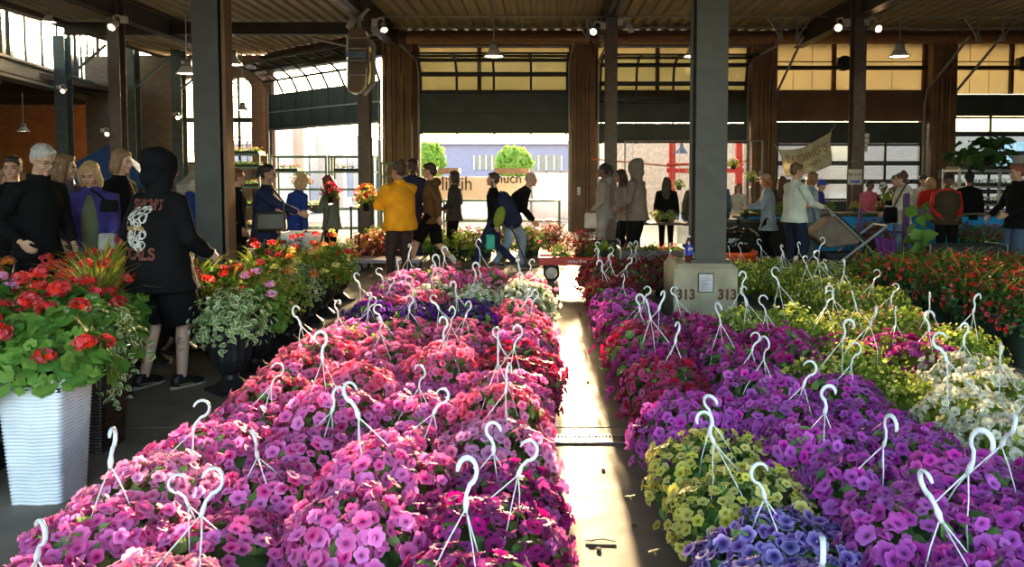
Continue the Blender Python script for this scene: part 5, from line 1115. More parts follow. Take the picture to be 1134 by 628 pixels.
# crowd barrier behind blue coat
br_ = thing('crowd_barrier', 'grey metal barrier behind the small blue coat shopper', 'barrier', (-8.3, 18.5, 0)); mb = MB(); mb.tube([(-.8, 0, .1), (-.8, 0, 1.1), (.8, 0, 1.1), (.8, 0, .1), (-.8, 0, .1)], .02, 8); mb.build('frame', galv, br_); mb = MB()
for i in range(1, 12): mb.tube([(-.8+1.6*i/12, 0, .1), (-.8+1.6*i/12, 0, 1.1)], .008, 5)
mb.build('bars', galv, br_)
for s in (-.7, .7): mb = MB(); mb.bar((s, -.25, .02), (s, .25, .02), .05); mb.bar((s, 0, .02), (s, 0, .12), .03); mb.build('foot', galv, br_)
# spent leaf on the floor
mb = MB(); mb.tube([onz(648, 599, .004), onz(668, 597, .006), onz(682, 600, .004)], .0022, 5); mb.ell(onz(655, 599, .006), (.016, .004, .002)); tag(mb.build('fallen_sprig', mat('withered_leaf', (.10, .09, .03), .9)), 'withered sprig lying on the aisle floor near the camera', 'leaf')
for i, (px, py) in enumerate(((702, 582), (651, 423), (663, 628-20), (640, 368), (668, 520))):
    p = onz(px, py, .003); mb = MB(); mb.ell(p, (.012, .02, .003), 8, 4); tag(mb.build('fallen_petal', MATS['withered_leaf']), ['dark fallen petal right of the withered sprig', 'dark fallen petal in the sunlit middle of the aisle', 'brown fallen leaf nearest the camera in the aisle', 'tiny fallen petal far along the aisle', 'small fallen petal just this side of the drain'][i], 'petal')
# ---------------------------------------------------------------- people
SK = {'light': (.52, .30, .21), 'tan': (.36, .20, .13), 'brown': (.16, .08, .05), 'dark': (.07, .035, .025), 'pale': (.6, .38, .29)}
def skin(k_): return mat('skin_'+k_, SK[k_], .5, var=.05)
def cloth(n, c, **k_): return mat('cloth_'+n, c, .85, var=.10, scale=6, bump=.25, bscale=30, spec=.15, **k_)
def hairm(n, c): return mat('hair_'+n, c, .45, var=.25, scale=3, stretch=(40, 40, 3), bump=.4, bscale=20)
def ik(a, b, l1, l2, hint):
    a, b = Vector(a), Vector(b); d = b-a; L_ = d.length
    if L_ > (l1+l2)*.995: b = a+d.normalized()*(l1+l2)*.995; d = b-a; L_ = d.length
    u = d.normalized(); c = (l1*l1-l2*l2+L_*L_)/(2*L_); h = math.sqrt(max(0, l1*l1-c*c)); hv = Vector(hint); hv = (hv-u*hv.dot(u)).normalized(); return a+u*c+hv*h, b
def lerp_pts(pts, n=4):
    out = []
    for a, b in zip(pts, pts[1:]):
        for i in range(n): out.append(tuple(x+(y-x)*i/n for x, y in zip(a, b)))
    out.append(pts[-1]); return out
def person(px, Y, H, head, label, skin_='light', lean=0., fat=1., hands=None, feet=None, top=None, bottom=None, hair=('short', (.05, .03, .02)), look=0., nod=0., coat=.0, hood=None, puffy=0, shorts=False, skirt=None, shoes=(.03, .03, .03), voxel=.012, glasses=False, cap=None, sleeve=1., cuff=0., collar=None, group=None, open_front=None, wide=1., socks=None):
    """heading: 0 walks away, 90 to the right, 180 to the camera, 270 to the left"""
    s = H/1.75; r = thing('person', label, 'person', ((px-CX)/F*Y, Y, 0), -math.radians(head), group); r.scale = (s, s, s)
    feet = feet or ((-.10, .0, 0), (.10, .03, 0)); hands = hands or ((-.27, .06, .80), (.27, .08, .80))
    hipx = .085*min(fat, 1.2); hipz = .93
    for f in feet: d = math.hypot(f[0]-math.copysign(hipx, f[0]), f[1]); hipz = min(hipz, math.sqrt(max(.2, .845**2-d*d))+.085+f[2]*.9)
    midy = (feet[0][1]+feet[1][1])/2; pel = Vector((0, midy, hipz)); u = Vector((0, math.sin(lean), math.cos(lean))); v = Vector((0, math.cos(lean), -math.sin(lean))); X = Vector((1, 0, 0))
    def T(x, f, h): return pel+X*x+v*f+u*h
    sh = [T(-.17*min(fat, 1.15), -.01, .465), T(.17*min(fat, 1.15), -.01, .465)]; nb = T(0, -.01, .54)
    hl = lean*.45+nod; hc = nb+Vector((0, math.sin(lean*.8), math.cos(lean*.8)))*.10+Vector((0, math.sin(hl)*.09+.02, math.cos(hl)*.07)); Rh = (Matrix.Rotation(-look, 3, 'Z') @ Matrix.Rotation(-hl, 3, 'X'))
    def HP(x, y, z): return hc+Rh @ Vector((x, y, z))
    el = []; wr = []
    for i, sx in enumerate((-1, 1)):
        h = Vector(hands[i]); e, w_ = ik(sh[i], h, .285, .255, (sx*.5, -.8, -.25)); el.append(e); wr.append(w_)
    kn = []; an = []; hp = []
    for i, sx in enumerate((-1, 1)):
        f = feet[i]; hpz = pel+X*sx*hipx; a = Vector((f[0], f[1], .085+f[2])); k_, a = ik(hpz, a, .43, .425, (sx*.05, 1, 0)); kn.append(k_); an.append(a); hp.append(hpz)
    # body: one continuous surface ------------------------------------
    B_ = MB(); B_.ell(HP(0, -.012, .03), (.074, .092, .088), 16, 10, Rh); B_.ell(HP(0, .018, -.035), (.060, .070, .080), 14, 10, Rh); B_.ell(HP(0, .072, -.095), (.026, .022, .020), 8, 6, Rh)
    B_.ell(HP(0, .094, -.022), (.012, .022, .026), 8, 6, Rh @ Matrix.Rotation(.35, 3, 'X')); B_.ell(HP(0, .075, .018), (.052, .02, .012), 10, 6, Rh); B_.ell(HP(0, .082, -.062), (.024, .014, .014), 8, 6, Rh)
    for sx in (-1, 1): B_.ell(HP(sx*.075, -.008, -.015), (.012, .022, .032), 8, 6, Rh); B_.ell(HP(sx*.036, .068, -.035), (.022, .02, .022), 8, 6, Rh)
    B_.tube([nb-u*.06, nb+u*.02, HP(0, -.015, -.06)], [.07, .056, .052], 10)
    B_.tube([T(0, 0, -.06), T(0, 0, .03), T(0, .0, .15), T(0, .01, .32), T(0, 0, .45), T(0, -.01, .53)], [(.10*fat, .10*fat), (.15*fat, .10*fat), (.13*fat, .09*fat), (.155*fat, .105*fat), (.12, .085), (.06, .06)], 14)
    for i, sx in enumerate((-1, 1)):
        B_.tube([T(sx*.06, 0, .49), sh[i], sh[i].lerp(el[i], .5), el[i], el[i].lerp(wr[i], .4), wr[i]], [.05, .052, .043, .036, .036, .024], 10)
        # hand
        d = (wr[i]-el[i]).normalized(); side = d.cross(Vector((sx*1., .15, 0))).normalized()
        if side.length < .1: side = Vector((0, 1, 0))
        pal = d.cross(side).normalized()   # palm normal
        if pal.dot(Vector((-sx, .2, -.2))) < 0: pal = -pal
        Rp = Matrix((side, d, pal)).transposed(); B_.ell(wr[i]+d*.045, (.036, .052, .017), 10, 8, Rp)
        for q, (o, L_) in enumerate(((-.028, .066), (-.010, .076), (.010, .072), (.027, .056))):
            b0 = wr[i]+d*.078+side*o; b1 = b0+d*L_*.42+pal*L_*.15; b2 = b1+d*L_*.25+pal*L_*.3; b3 = b2+d*L_*.02+pal*L_*.28; B_.tube([wr[i]+d*.04+side*o*.8, b0, b1, b2, b3], [.009, .0095, .0085, .008, .006], 6)
        ts = 1 if Vector((0, 1, .4)).dot(side) > 0 else -1; B_.tube([wr[i]+d*.02+side*ts*.02, wr[i]+d*.04+side*ts*.045+pal*.008, wr[i]+d*.068+side*ts*.052+pal*.02, wr[i]+d*.09+side*ts*.045+pal*.034], [.012, .012, .010, .007], 6)
        B_.tube([hp[i]+u*.02, hp[i].lerp(kn[i], .4), kn[i], kn[i].lerp(an[i], .35), an[i]-Vector((0, 0, .02))], [.09*min(fat, 1.15), .072*min(fat, 1.15), .052, .050, .034], 12)
        fd = Vector((0, 1, 0)); B_.tube([an[i]-Vector((0, .03, .045)), an[i]+Vector((0, .10, -.055))], [.032, .028], 8)
    soft(B_, 'body', skin(skin_), r, voxel=min(voxel, .009), smooth=2)
    # face
    for sx in (-1, 1):
        e = MB(); e.ell(HP(sx*.031, .080, .001), (.011, .008, .006), 8, 6, Rh); e.build('eye', mat('eye_dark', (.02, .015, .012), .2), r, True)
        e = MB(); e.tube([HP(sx*.014, .090, .020), HP(sx*.033, .087, .025), HP(sx*.050, .074, .020)], .0035, 5); e.build('eyebrow', hairm('brow', (.05, .03, .02)), r, True)
    e = MB(); e.ell(HP(0, .094, -.062), (.022, .006, .006), 8, 6, Rh); e.build('mouth', mat('lips', (.35, .12, .10), .5), r, True)
    if glasses:
        e = MB()
        for sx in (-1, 1):
            e.tube([HP(sx*.033+.022*math.cos(t), .098, -.002+.016*math.sin(t)) for t in np.linspace(0, 2*PI, 11)], .002, 5); e.tube([HP(sx*.055, .095, .002), HP(sx*.078, .0, .004)], .002, 5)
        e.tube([HP(-.011, .1, .002), HP(.011, .1, .002)], .002, 5); e.build('glasses', black_pl, r)
    # trousers, shorts
    if bottom:
        Q = MB(); m_ = bottom; lw = wide
        Q.tube([T(0, 0, .05), T(0, 0, .0), pel-Vector((0, 0, .09))], [(.14*fat, .105*fat), (.158*fat, .118*fat), (.15*fat, .11*fat)], 14)
        for i in range(2):
            fm2 = min(fat, 1.2)
            if skirt: continue
            if shorts: Q.tube([hp[i]+u*.02, hp[i].lerp(kn[i], .5), kn[i].lerp(hp[i], .0)+Vector((0, 0, -.01))], [.10*fm2, .105*fm2*lw, .10*fm2*lw], 12)
            else: Q.tube([hp[i]+u*.02, hp[i].lerp(kn[i], .45), kn[i], kn[i].lerp(an[i], .4), an[i]+Vector((0, 0, -.005))], [.092*fm2, .088*fm2*lw, .068*fm2*lw, .064*lw, .056*lw], 12)
        soft(Q, 'shorts' if shorts else 'trousers', m_, r, voxel, 3, .010, .09)
    # shoes
    for i in range(2):
        Q = MB(); a = an[i]; base = a-Vector((0, 0, .085)); yaw = Matrix.Rotation((.12 if i == 0 else -.12), 3, 'Z')
        def sp(x, y, z): return base+yaw @ Vector((x, y, z))
        Q.tube([sp(0, -.075, .045), sp(0, -.05, .05), sp(0, .0, .055), sp(0, .06, .048), sp(0, .12, .038), sp(0, .165, .03)], [(.025, .035), (.038, .05), (.042, .052), (.043, .042), (.042, .032), (.03, .022)], 12)
        Q.tube([sp(0, -.02, .06), sp(0, -.03, .11)], [.038, .042], 10); so_ = soft(Q, 'shoe', mat('shoe_%02d%02d%02d' % tuple(int(c*99) for c in shoes), shoes, .5), r, .009, 2)
        Q = MB(); Q.tube([sp(0, -.085, .012), sp(0, -.04, .012), sp(0, .05, .012), sp(0, .13, .012), sp(0, .178, .014)], [(.025, .014), (.04, .014), (.044, .014), (.045, .014), (.02, .012)], 12); Q.build('sole', mat('pale_sole', (.45, .38, .32), .6), so_, True)
    if socks:
        for i in range(2): Q = MB(); Q.tube([an[i]+Vector((0, 0, -.03)), an[i].lerp(kn[i], .12), an[i].lerp(kn[i], .32)], [.045, .043, .047], 12); Q.build('sock', socks, r, True)
    # top garment
    if top:
        Q = MB(); pf = puffy; k_ = fat; low = -.06-coat
        rings = [(low, (.192+coat*.25)*k_+pf*.6, (.155+coat*.2)*k_+pf*.6), (low*.5, .192*k_+pf, .152*k_+pf), (.08, .165*k_+pf, .13*k_+pf), (.2, .165*k_+pf, .128*k_+pf), (.34, .178*k_+pf*.8, .135*k_+pf*.8), (.42, .165*min(k_, 1.15)+pf*.5, .125+pf*.6), (.48, .13+pf*.3, .105+pf*.3), (.53, .092, .082), (.57, .072, .07)]
        Q.tube([T(0, 0, h) if h > -.02 else pel+Vector((0, -.0, h)) for h, a, b in rings], [(a, b) for h, a, b in rings], 16)
        for i, sx in enumerate((-1, 1)):
            e2 = el[i].lerp(wr[i], sleeve*.96) if sleeve > .3 else el[i]; Q.tube([T(sx*.07, 0, .475), sh[i]+Vector((0, 0, -.008)), sh[i].lerp(el[i], .5), el[i]]+([el[i].lerp(e2, .5), e2] if sleeve > .3 else []), [.075+pf*.4, .074+pf*.5, .064+pf*.6, .056+pf*.5]+([.052+pf*.5, .040+pf*.3] if sleeve > .3 else []), 12)
        if collar: Q.tube([nb-u*.03, nb+u*.05], [(.085, .085), (.09, .092)], 12)
        if hood == 'down': Q.ell(T(0, -.10, .53), (.115, .07, .075), 12, 8); Q.tube([T(-.09, -.04, .53), T(-.06, .06, .50), T(0, .09, .46), T(.06, .06, .50), T(.09, -.04, .53)], .032, 8)
        if hood == 'up': Q.ell(HP(0, -.005, .01), (.100, .104, .135), 16, 12, Rh); Q.ell(HP(0, -.045, .03), (.112, .118, .125), 16, 12, Rh); Q.ell(HP(0, -.06, -.07), (.10, .10, .10), 14, 10, Rh); Q.tube([nb-u*.04, HP(0, -.03, -.06)], [(.10, .10), (.10, .10)], 12); Q.ell(HP(0, -.10, .08), (.07, .07, .07), 10, 8, Rh)
        tg = soft(Q, 'jacket', top, r, voxel, 3, .016 if not pf else .03, .11 if not pf else .14)
        if open_front is not None:
            Q = MB(); Q.tube([T(0, .055, -.06), T(0, .06, .15), T(0, .065, .33), T(0, .035, .47), T(0, .02, .52)], [(.105, .11*k_), (.10, .105*k_), (.095, .10*k_), (.06, .075), (.045, .055)], 14); soft(Q, 'shirt', open_front, r, voxel, 2)
    if skirt:
        Q = MB(); Q.tube([T(0, 0, .08), T(0, 0, 0), T(0, 0, -.3), pel+Vector((0, 0, -skirt))], [(.16*fat, .12), (.18*fat, .14), (.2*fat, .17), (.22*fat, .19)], 16); soft(Q, 'skirt', bottom, r, voxel, 3, .01)
    # hair
    st, hcol = hair; hm = hairm(('%02d%02d%02d' % tuple(int(c*99) for c in hcol)), hcol)
    if st and hood != 'up':
        Q = MB()
        if st in ('short', 'afro', 'bun', 'bob', 'long', 'pony', 'shaggy'): Q.ell(HP(0, -.024, .048), (.084, .096, .086), 16, 10, Rh); Q.ell(HP(0, -.055, .005), (.076, .062, .082), 14, 10, Rh)
        if st == 'balding': Q.ell(HP(0, -.036, -.004), (.081, .072, .056), 16, 10, Rh)
        if st == 'short': Q.ell(HP(0, .04, .085), (.06, .045, .032), 12, 8, Rh)
        if st == 'shaggy': Q.ell(HP(0, .045, .08), (.072, .048, .038), 12, 8, Rh); Q.ell(HP(0, -.07, .0), (.08, .06, .09), 12, 8, Rh)
        if st == 'afro': Q.ell(HP(0, -.03, .05), (.10, .11, .10), 14, 10, Rh)
        if st in ('bob', 'long'):
            for sx in (-1, 1): Q.tube([HP(sx*.055, .02, .07), HP(sx*.083, .02, .01), HP(sx*.085, .01, -.06), HP(sx*.075, .0, -.13)], [.03, .03, .034, .026], 8)
            Q.ell(HP(0, -.06, -.05), (.085, .06, .10), 12, 8, Rh); Q.ell(HP(0, .04, .088), (.062, .04, .03), 10, 6, Rh)
        if st == 'long': Q.tube([HP(0, -.07, .0), HP(0, -.09, -.12), T(0, -.13, .42), T(0, -.13, .32)], [(.08, .06), (.10, .05), (.10, .04), (.05, .025)], 12); Q.tube([HP(.07, .0, -.08), T(.10, .03, .44), T(.10, .06, .34)], [.035, .035, .015], 8); Q.tube([HP(-.07, .0, -.08), T(-.10, .03, .44), T(-.10, .06, .34)], [.035, .035, .015], 8)
        if st == 'bun': Q.ell(HP(0, -.075, .125), (.05, .05, .042), 10, 8, Rh); Q.ell(HP(0, -.10, .06), (.06, .05, .06), 10, 8, Rh)
        if st == 'pony': Q.ell(HP(0, -.115, .07), (.035, .04, .035), 10, 8, Rh); Q.tube([HP(0, -.12, .06), HP(0, -.16, .0), HP(0, -.15, -.10)], [.025, .032, .012], 8)
        soft(Q, 'hair', hm, r, min(voxel, .010), 1, .012 if st != 'balding' else .004, .03)
    if cap:
        ck, cc = cap; Q = MB()
        if ck == 'cap': Q.ell(HP(0, -.015, .06), (.092, .106, .078), 16, 10, Rh); Q.ell(HP(0, .115, .052), (.062, .06, .010), 12, 6, Rh)
        elif ck == 'beanie': Q.ell(HP(0, -.02, .055), (.094, .108, .10), 16, 10, Rh); Q.tube([HP(0, -.01, .02), HP(0, -.01, .045)], [(.096, .108), (.096, .108)], 16)
        elif ck == 'pom': Q.ell(HP(0, -.02, .055), (.096, .110, .11), 16, 10, Rh); Q.ell(HP(0, -.03, .18), (.04, .04, .035))
        soft(Q, 'cap', cc, r, .009, 2)
    r['_hc'] = tuple(hc); r['_T'] = 0; del r['_T']; del r['_hc']
    return r, T, HP, wr
def W_(r, p): return Matrix.LocRotScale(r.location, r.rotation_euler, r.scale) @ Vector(p)
blk = cloth('black', (.005, .005, .006)); navy = cloth('navy', (.018, .022, .06)); dgrey = cloth('dark_grey', (.05, .045, .045)); jeans = cloth('jeans', (.07, .11, .19)); ljeans = cloth('light_jeans', (.20, .28, .38))
grey = cloth('grey_marl', (.30, .27, .26)); taupe = cloth('taupe', (.20, .155, .14)); yel = cloth('mustard', (.80, .34, .015)); brownc = cloth('brown_olive', (.12, .07, .025)); whitec = cloth('white_mint', (.62, .66, .60)); cream_c = cloth('cream', (.60, .55, .48))
pinkc = cloth('pink', (.60, .12, .17)); sage = cloth('sage_green', (.15, .18, .14)); royal = cloth('royal_blue', (.02, .05, .25)); purp = cloth('blue_purple', (.05, .04, .20)); redc = cloth('red', (.55, .03, .02)); denim = cloth('denim_shirt', (.26, .33, .42)); olive = cloth('olive', (.13, .15, .09))
plum = cloth('plum_grey', (.09, .065, .08)); blush = cloth('blush', (.62, .42, .40)); oliveg = cloth('lime_green', (.20, .25, .03)); beige = cloth('beige_grey', (.34, .30, .27))
# --- left group
person(38, 6.5, 1.79, 112, 'person: grey haired man with glasses and black fleece looking down at plants', 'light', .10, 1.04, ((-.20, .18, .93), (.26, .20, .98)), None, blk, blk, ('short', (.45, .43, .40)), 0, .35, .04, collar=1, glasses=True, voxel=.010)
person(15, 7.8, 1.72, 150, 'person: dark clothed shopper mostly hidden behind the grey haired man', 'light', 0, 1.05, None, None, blk, blk, ('short', (.03, .02, .02)), .2)
person(70, 7.6, 1.73, 120, 'person: woman with long light brown hair in a plum grey fleece', 'light', .04, 1.0, ((-.2, .22, .9), (.2, .3, .9)), None, plum, dgrey, ('long', (.20, .11, .05)), -.8, .05, .04, collar=1, voxel=.010)
person(104, 7.3, 1.66, 165, 'person: blond woman in a navy purple jacket with grey green top and strap', 'light', .08, 1.08, ((-.2, .25, .9), (.30, .34, .93)), None, purp, dgrey, ('bob', (.55, .36, .16)), .1, .35, .04, collar=1, open_front=olive, voxel=.010)
person(129, 8.2, 1.80, 95, 'person: blond haired person in black turned right, behind the hooded shopper', 'light', .05, 1.0, None, None, blk, blk, ('bob', (.26, .15, .07)), 0, .15, .04, voxel=.011)
# hooded foreground person
hp_, hT, hHP, hwr = person(173, 5.5, 1.70, 30, 'person: black hooded sweatshirt with white back print, long black shorts and sneakers', 'pale', .05, 1.38, ((-.28, .16, .98), (.24, .26, 1.0)), ((-.12, -.06, 0), (.13, .08, 0)), blk, blk, (None, (0, 0, 0)), .12, .1, .12, hood='up', shorts=True, wide=1.15, puffy=.022, shoes=(.012, .012, .012), voxel=.010)
HOOD = hp_
person(211, 12.6, 1.45, 20, 'person: small white haired shopper in a royal blue puffer coat', 'light', .12, 1.1, None, None, royal, dgrey, ('bob', (.6, .52, .42)), 0, .3, .12, puffy=.02, hood='down')
person(260, 11.0, 1.60, 60, 'person: reddish haired shopper in a long black coat behind the steel column', 'light', .05, 1.1, None, None, blk, blk, ('bun', (.20, .06, .03)), 0, .1, .2)
person(292, 9.5, 1.66, 92, 'person: dark haired woman in navy cardigan over pink shirt holding a trolley handle', 'tan', .06, 1.22, ((-.16, .30, 1.13), (.12, .52, 1.13)), None, navy, navy, ('pony', (.015, .01, .01)), .1, .1, .18, open_front=blush, glasses=True, voxel=.010)
person(323, 11.0, 1.56, 40, 'person: blond shopper in a long royal blue coat behind the navy cardigan', 'light', .22, 1.0, None, None, royal, royal, ('bob', (.55, .38, .2)), 0, .4, .25)
person(368, 12.0, 1.52, 285, 'person: auburn haired woman in a sage green jacket holding red flowers', 'light', .05, 1.05, ((-.15, .32, 1.15), (.15, .32, 1.13)), None, sage, blk, ('long', (.17, .05, .03)), 0, .35, .08, hood='down')
# --- middle group
yw, yT, yHP, ywr = person(443, 10.4, 1.70, 315, 'person: woman in a mustard yellow puffer jacket and dotted dark trousers holding flowers', 'tan', .04, 1.12, ((-.12, .38, 1.20), (.12, .40, 1.12)), ((-.11, .06, 0), (.11, -.05, 0)), yel, mat('dotted_trousers', (.03, .015, .015), .85), ('bun', (.07, .025, .012)), -.25, .1, .05, puffy=.045, collar=1, voxel=.010)
person(458, 13.0, 1.80, 200, 'person: dark skinned man in a navy jacket between the yellow and brown jackets', 'dark', .0, 1.0, None, None, navy, navy, ('short', (.01, .008, .008)), -.1)
person(478, 12.3, 1.79, 275, 'person: young man striding left in a brown jacket, black shorts and white socks', 'light', .05, .98, ((-.26, -.18, .86), (.26, .12, .90)), ((-.09, .34, .0), (.09, -.36, .05)), brownc, blk, ('shaggy', (.04, .02, .012)), 0, .05, .05, hood='down', shorts=True, shoes=(.35, .06, .05), voxel=.010, socks=cloth('white_sock', (.75, .7, .64)))
person(504, 13.8, 1.60, 285, 'person: dark bobbed woman in a charcoal jacket and green hem seen from behind', 'tan', .0, 1.0, ((-.2, .2, 1.0), (.2, .2, 1.0)), None, dgrey, blk, ('bob', (.03, .02, .018)), -.3, 0, .08)
person(545, 12.3, 1.62, 275, 'person: short haired youngster in black striding left carrying a teal bag', 'light', .04, .92, ((-.2, -.12, .78), (.22, .05, .80)), ((-.09, .30, .0), (.09, -.38, .07)), blk, navy, ('short', (.06, .03, .02)), -.1, -.1, .04, voxel=.010)
person(556, 12.6, 1.74, 80, 'person: balding old man in a dark jacket stooping right over the wagon handle', 'light', .62, 1.15, ((-.18, .52, .78), (.22, .50, .80)), ((-.12, -.10, 0), (.13, .30, 0)), blk, ljeans, ('balding', (.45, .42, .38)), .1, -.15, .05, voxel=.010)
# --- right of the pier
gh, gT, gHP, gwr = person(670, 13.0, 1.72, 282, 'person: dark haired woman in pale grey hoodie and sweatpants looking left', 'brown', .02, 1.08, ((-.18, .20, .96), (.2, .22, .96)), None, grey, beige, ('pony', (.015, .01, .01)), 0, -.05, .05, hood='down', shoes=(.6, .55, .5), wide=1.15, voxel=.010)
person(707, 12.3, 1.76, 300, 'person: shopper in a taupe hooded sweatshirt with the hood up', 'tan', .06, 1.16, ((-.2, .26, 1.0), (.2, .28, 1.0)), None, taupe, blk, (None, (0, 0, 0)), 0, .1, .06, hood='up', voxel=.010)
person(692, 13.2, 1.62, 265, 'person: long dark haired shopper in cream partly behind the taupe hood', 'tan', .08, 1.0, ((-.18, .25, 1.0), (.2, .22, .96)), None, beige, blk, ('long', (.04, .02, .015)), 0, .1, .05)
person(738, 15.0, 1.48, 10, 'person: black haired shopper in a black top seen from behind at the second doorway', 'light', .08, 1.08, None, None, blk, blk, ('long', (.05, .03, .02)), .2, .1, .08)
person(762, 15.6, 1.50, 60, 'person: shopper in a dark striped jacket bending beside the footed column', 'tan', .3, 1.0, None, None, cloth('dark_stripe', (.07, .065, .035)), jeans, ('short', (.03, .02, .02)), 0, .2, .03)
person(797, 16.5, 1.50, 190, 'person: man in a slate blue jacket right of the footed column', 'light', .1, 1.05, None, None, jeans, dgrey, ('short', (.2, .14, .1)), 0, .2, .06)
person(818, 16.8, 1.34, 200, 'person: auburn haired child sized shopper beyond the plant table', 'light', .1, 1.0, None, None, cream_c, dgrey, ('long', (.22, .08, .04)), 0, .2, .04)
person(846, 12.8, 1.55, 280, 'person: red haired woman with tan cap and denim shirt looking at her phone', 'light', .04, 1.0, ((-.12, .30, 1.12), (.12, .32, 1.13)), ((-.10, .04, 0), (.10, -.22, .02)), denim, blk, ('bob', (.35, .12, .05)), 0, .35, .16, cap=('cap', mat('tan_cap', (.45, .32, .25), .8)), voxel=.010)
person(880, 11.6, 1.71, 75, 'person: short haired woman in a white sweatshirt and dark jeans pushing the stroller', 'light', .02, 1.22, ((-.2, .34, 1.10), (.2, .36, 1.08)), ((-.11, -.05, 0), (.11, .06, 0)), whitec, cloth('dark_jeans', (.018, .022, .045)), ('short', (.15, .08, .035)), .15, .1, .02, voxel=.010)
person(894, 13.0, 1.58, 80, 'person: woman in blue jeans half hidden behind the white sweatshirt', 'light', .1, 1.0, None, None, denim, ljeans, ('bob', (.25, .12, .06)), 0, .2, .04)
person(866, 14.5, 1.50, 20, 'person: brown haired shopper just left of the white sweatshirt shoulder', 'light', .05, 1.0, None, None, dgrey, dgrey, ('long', (.12, .05, .03)), 0, .1, .04)
person(905, 15.4, 1.42, 130, 'person: shopper in a bright blue cap and dark blue jacket', 'light', .1, 1.0, None, None, purp, dgrey, ('short', (.1, .05, .03)), 0, .2, .04, cap=('cap', mat('bright_blue_cap', (.02, .06, .50), .7)))
person(961, 15.6, 1.42, 160, 'person: vendor with glasses in a pink shirt behind the blue table', 'brown', .06, 1.15, ((-.2, .25, .95), (.2, .25, .95)), None, pinkc, dgrey, ('short', (.02, .015, .01)), -.3, .2, .02, glasses=True)
person(983, 15.5, 1.38, 240, 'person: shopper in a white cap and dark shirt behind the blue table', 'brown', .18, 1.0, None, None, blk, blk, ('short', (.02, .015, .01)), 0, .4, .02, cap=('cap', mat('white_cap', (.7, .68, .66), .7)))
person(1000, 12.6, 1.56, 285, 'person: brown haired woman in a white hooded sweatshirt with a black shoulder bag', 'light', .02, 1.15, ((-.16, .30, 1.02), (.16, .30, 1.0)), None, cream_c, ljeans, ('bun', (.12, .04, .03)), 0, .15, .04, hood='down', voxel=.010)
person(992, 16.2, 1.52, 250, 'person: shopper in a grey cap behind the white hooded woman', 'light', 0, 1.0, None, None, taupe, dgrey, ('short', (.1, .08, .07)), 0, 0, 0, cap=('cap', mat('grey_cap', (.22, .2, .2), .8)))
person(1022, 15.5, 1.52, 200, 'person: shopper with dark cap and white jacket behind the vest wearer', 'light', 0, 1.1, None, None, cream_c, dgrey, ('short', (.05, .03, .02)), 0, 0, .03, cap=('cap', mat('dark_cap', (.03, .03, .04), .8)))
person(1030, 14.8, 1.48, 195, 'person: blond shopper in a red top behind the vest wearer', 'light', 0, 1.0, None, None, redc, dgrey, ('bob', (.55, .33, .12)), 0, .1, 0)
vr, vT, vHP, vwr = person(1048, 12.7, 1.54, 190, 'person: woman in a dark olive vest over a red sleeved shirt, smiling downwards', 'brown', .04, 1.25, ((-.14, .26, .98), (.16, .20, .95)), None, redc, blk, ('short', (.015, .01, .01)), 0, .25, .02, voxel=.010)
Q = MB(); Q.tube([vT(0, 0, h) for h in (-.10, .0, .12, .34, .46, .53)], [(.275, .225), (.27, .22), (.25, .205), (.25, .20), (.225, .165), (.12, .11)], 16); soft(Q, 'vest', cloth('dark_vest', (.06, .04, .025)), vr, .011, 3, .012)
person(1073, 14.0, 1.56, 20, 'person: shopper in black with a knitted bobble hat seen from behind', 'brown', .0, 1.05, None, None, blk, blk, ('short', (.01, .01, .01)), 0, 0, .06, cap=('pom', mat('black_knit', (.015, .015, .018), .9)))
person(1130, 11.0, 1.68, 270, 'person: reddish haired man in a black fleece and jeans at the right photo edge', 'light', .05, 1.2, ((-.18, .30, 1.02), (.2, .34, .98)), None, blk, jeans, ('short', (.30, .08, .04)), 0, .1, .06, collar=1, voxel=.010)
# far shoppers left edge
person(2, 8.6, 1.58, 100, 'person: blurred dark shopper cut by the left photo edge', 'light', 0, 1.05, None, None, dgrey, dgrey, ('bob', (.4, .26, .14)), 0, 0, .04)
bake_all()
# print on the hooded jacket's back ------------------------------------
JK = [c for c in HOOD.children if c.name.startswith('jacket')][0]
def proj_back(me, cx, cz):
    dg = bpy.context.evaluated_depsgraph_get(); bm = bmesh.new(); bm.from_mesh(me); bmesh.ops.subdivide_edges(bm, edges=[e for e in bm.edges if e.calc_length() > .03], cuts=2); 
    for v in bm.verts:
        hit, loc, nr, i = JK.ray_cast(Vector((v.co.x+cx, -1, v.co.y+cz)), Vector((0, 1, 0)))
        v.co = (loc+nr*.004) if hit else Vector((v.co.x+cx, -.2, v.co.y+cz))
    bm.to_mesh(me); bm.free()
rust = mat('rust_print', (.16, .045, .03), .8); wpr = mat('white_print', (.62, .60, .56), .8)
for t, z, sz in (('SUPPORT', 1.37, .088), ('LOCALS', 1.02, .10)):
    me = text_mesh(t, sz, 0, .003); me.materials.clear(); me.materials.append(rust)
    for v in me.vertices: v.co = Vector((v.co.x*.92, v.co.y*1.2, 0))
    proj_back(me, 0, z); inst('back_print', me, HOOD)
me = bpy.data.meshes.new('white_artwork'); mb = MB(); g = random.Random(3)
def ring2(cx, cy, r0, r1, a0=0, a1=6.283, n=14):
    vs = []; 
    for i in range(n+1): t = a0+(a1-a0)*i/n; vs += [(cx+r0*math.cos(t), cy+r0*math.sin(t), 0), (cx+r1*math.cos(t), cy+r1*math.sin(t), 0)]
    mb.add(vs, [(2*i, 2*i+1, 2*i+3, 2*i+2) for i in range(n)])
for yy in (.08, -.08):   # dense swirling white scrolls in two blocks
    for i in range(24):
        cx, cy = g.uniform(-.085, .085), yy+g.uniform(-.06, .06); r0 = g.uniform(.012, .026); a = g.uniform(0, 6); ring2(cx, cy, r0, r0+.009, a, a+g.uniform(3, 6))
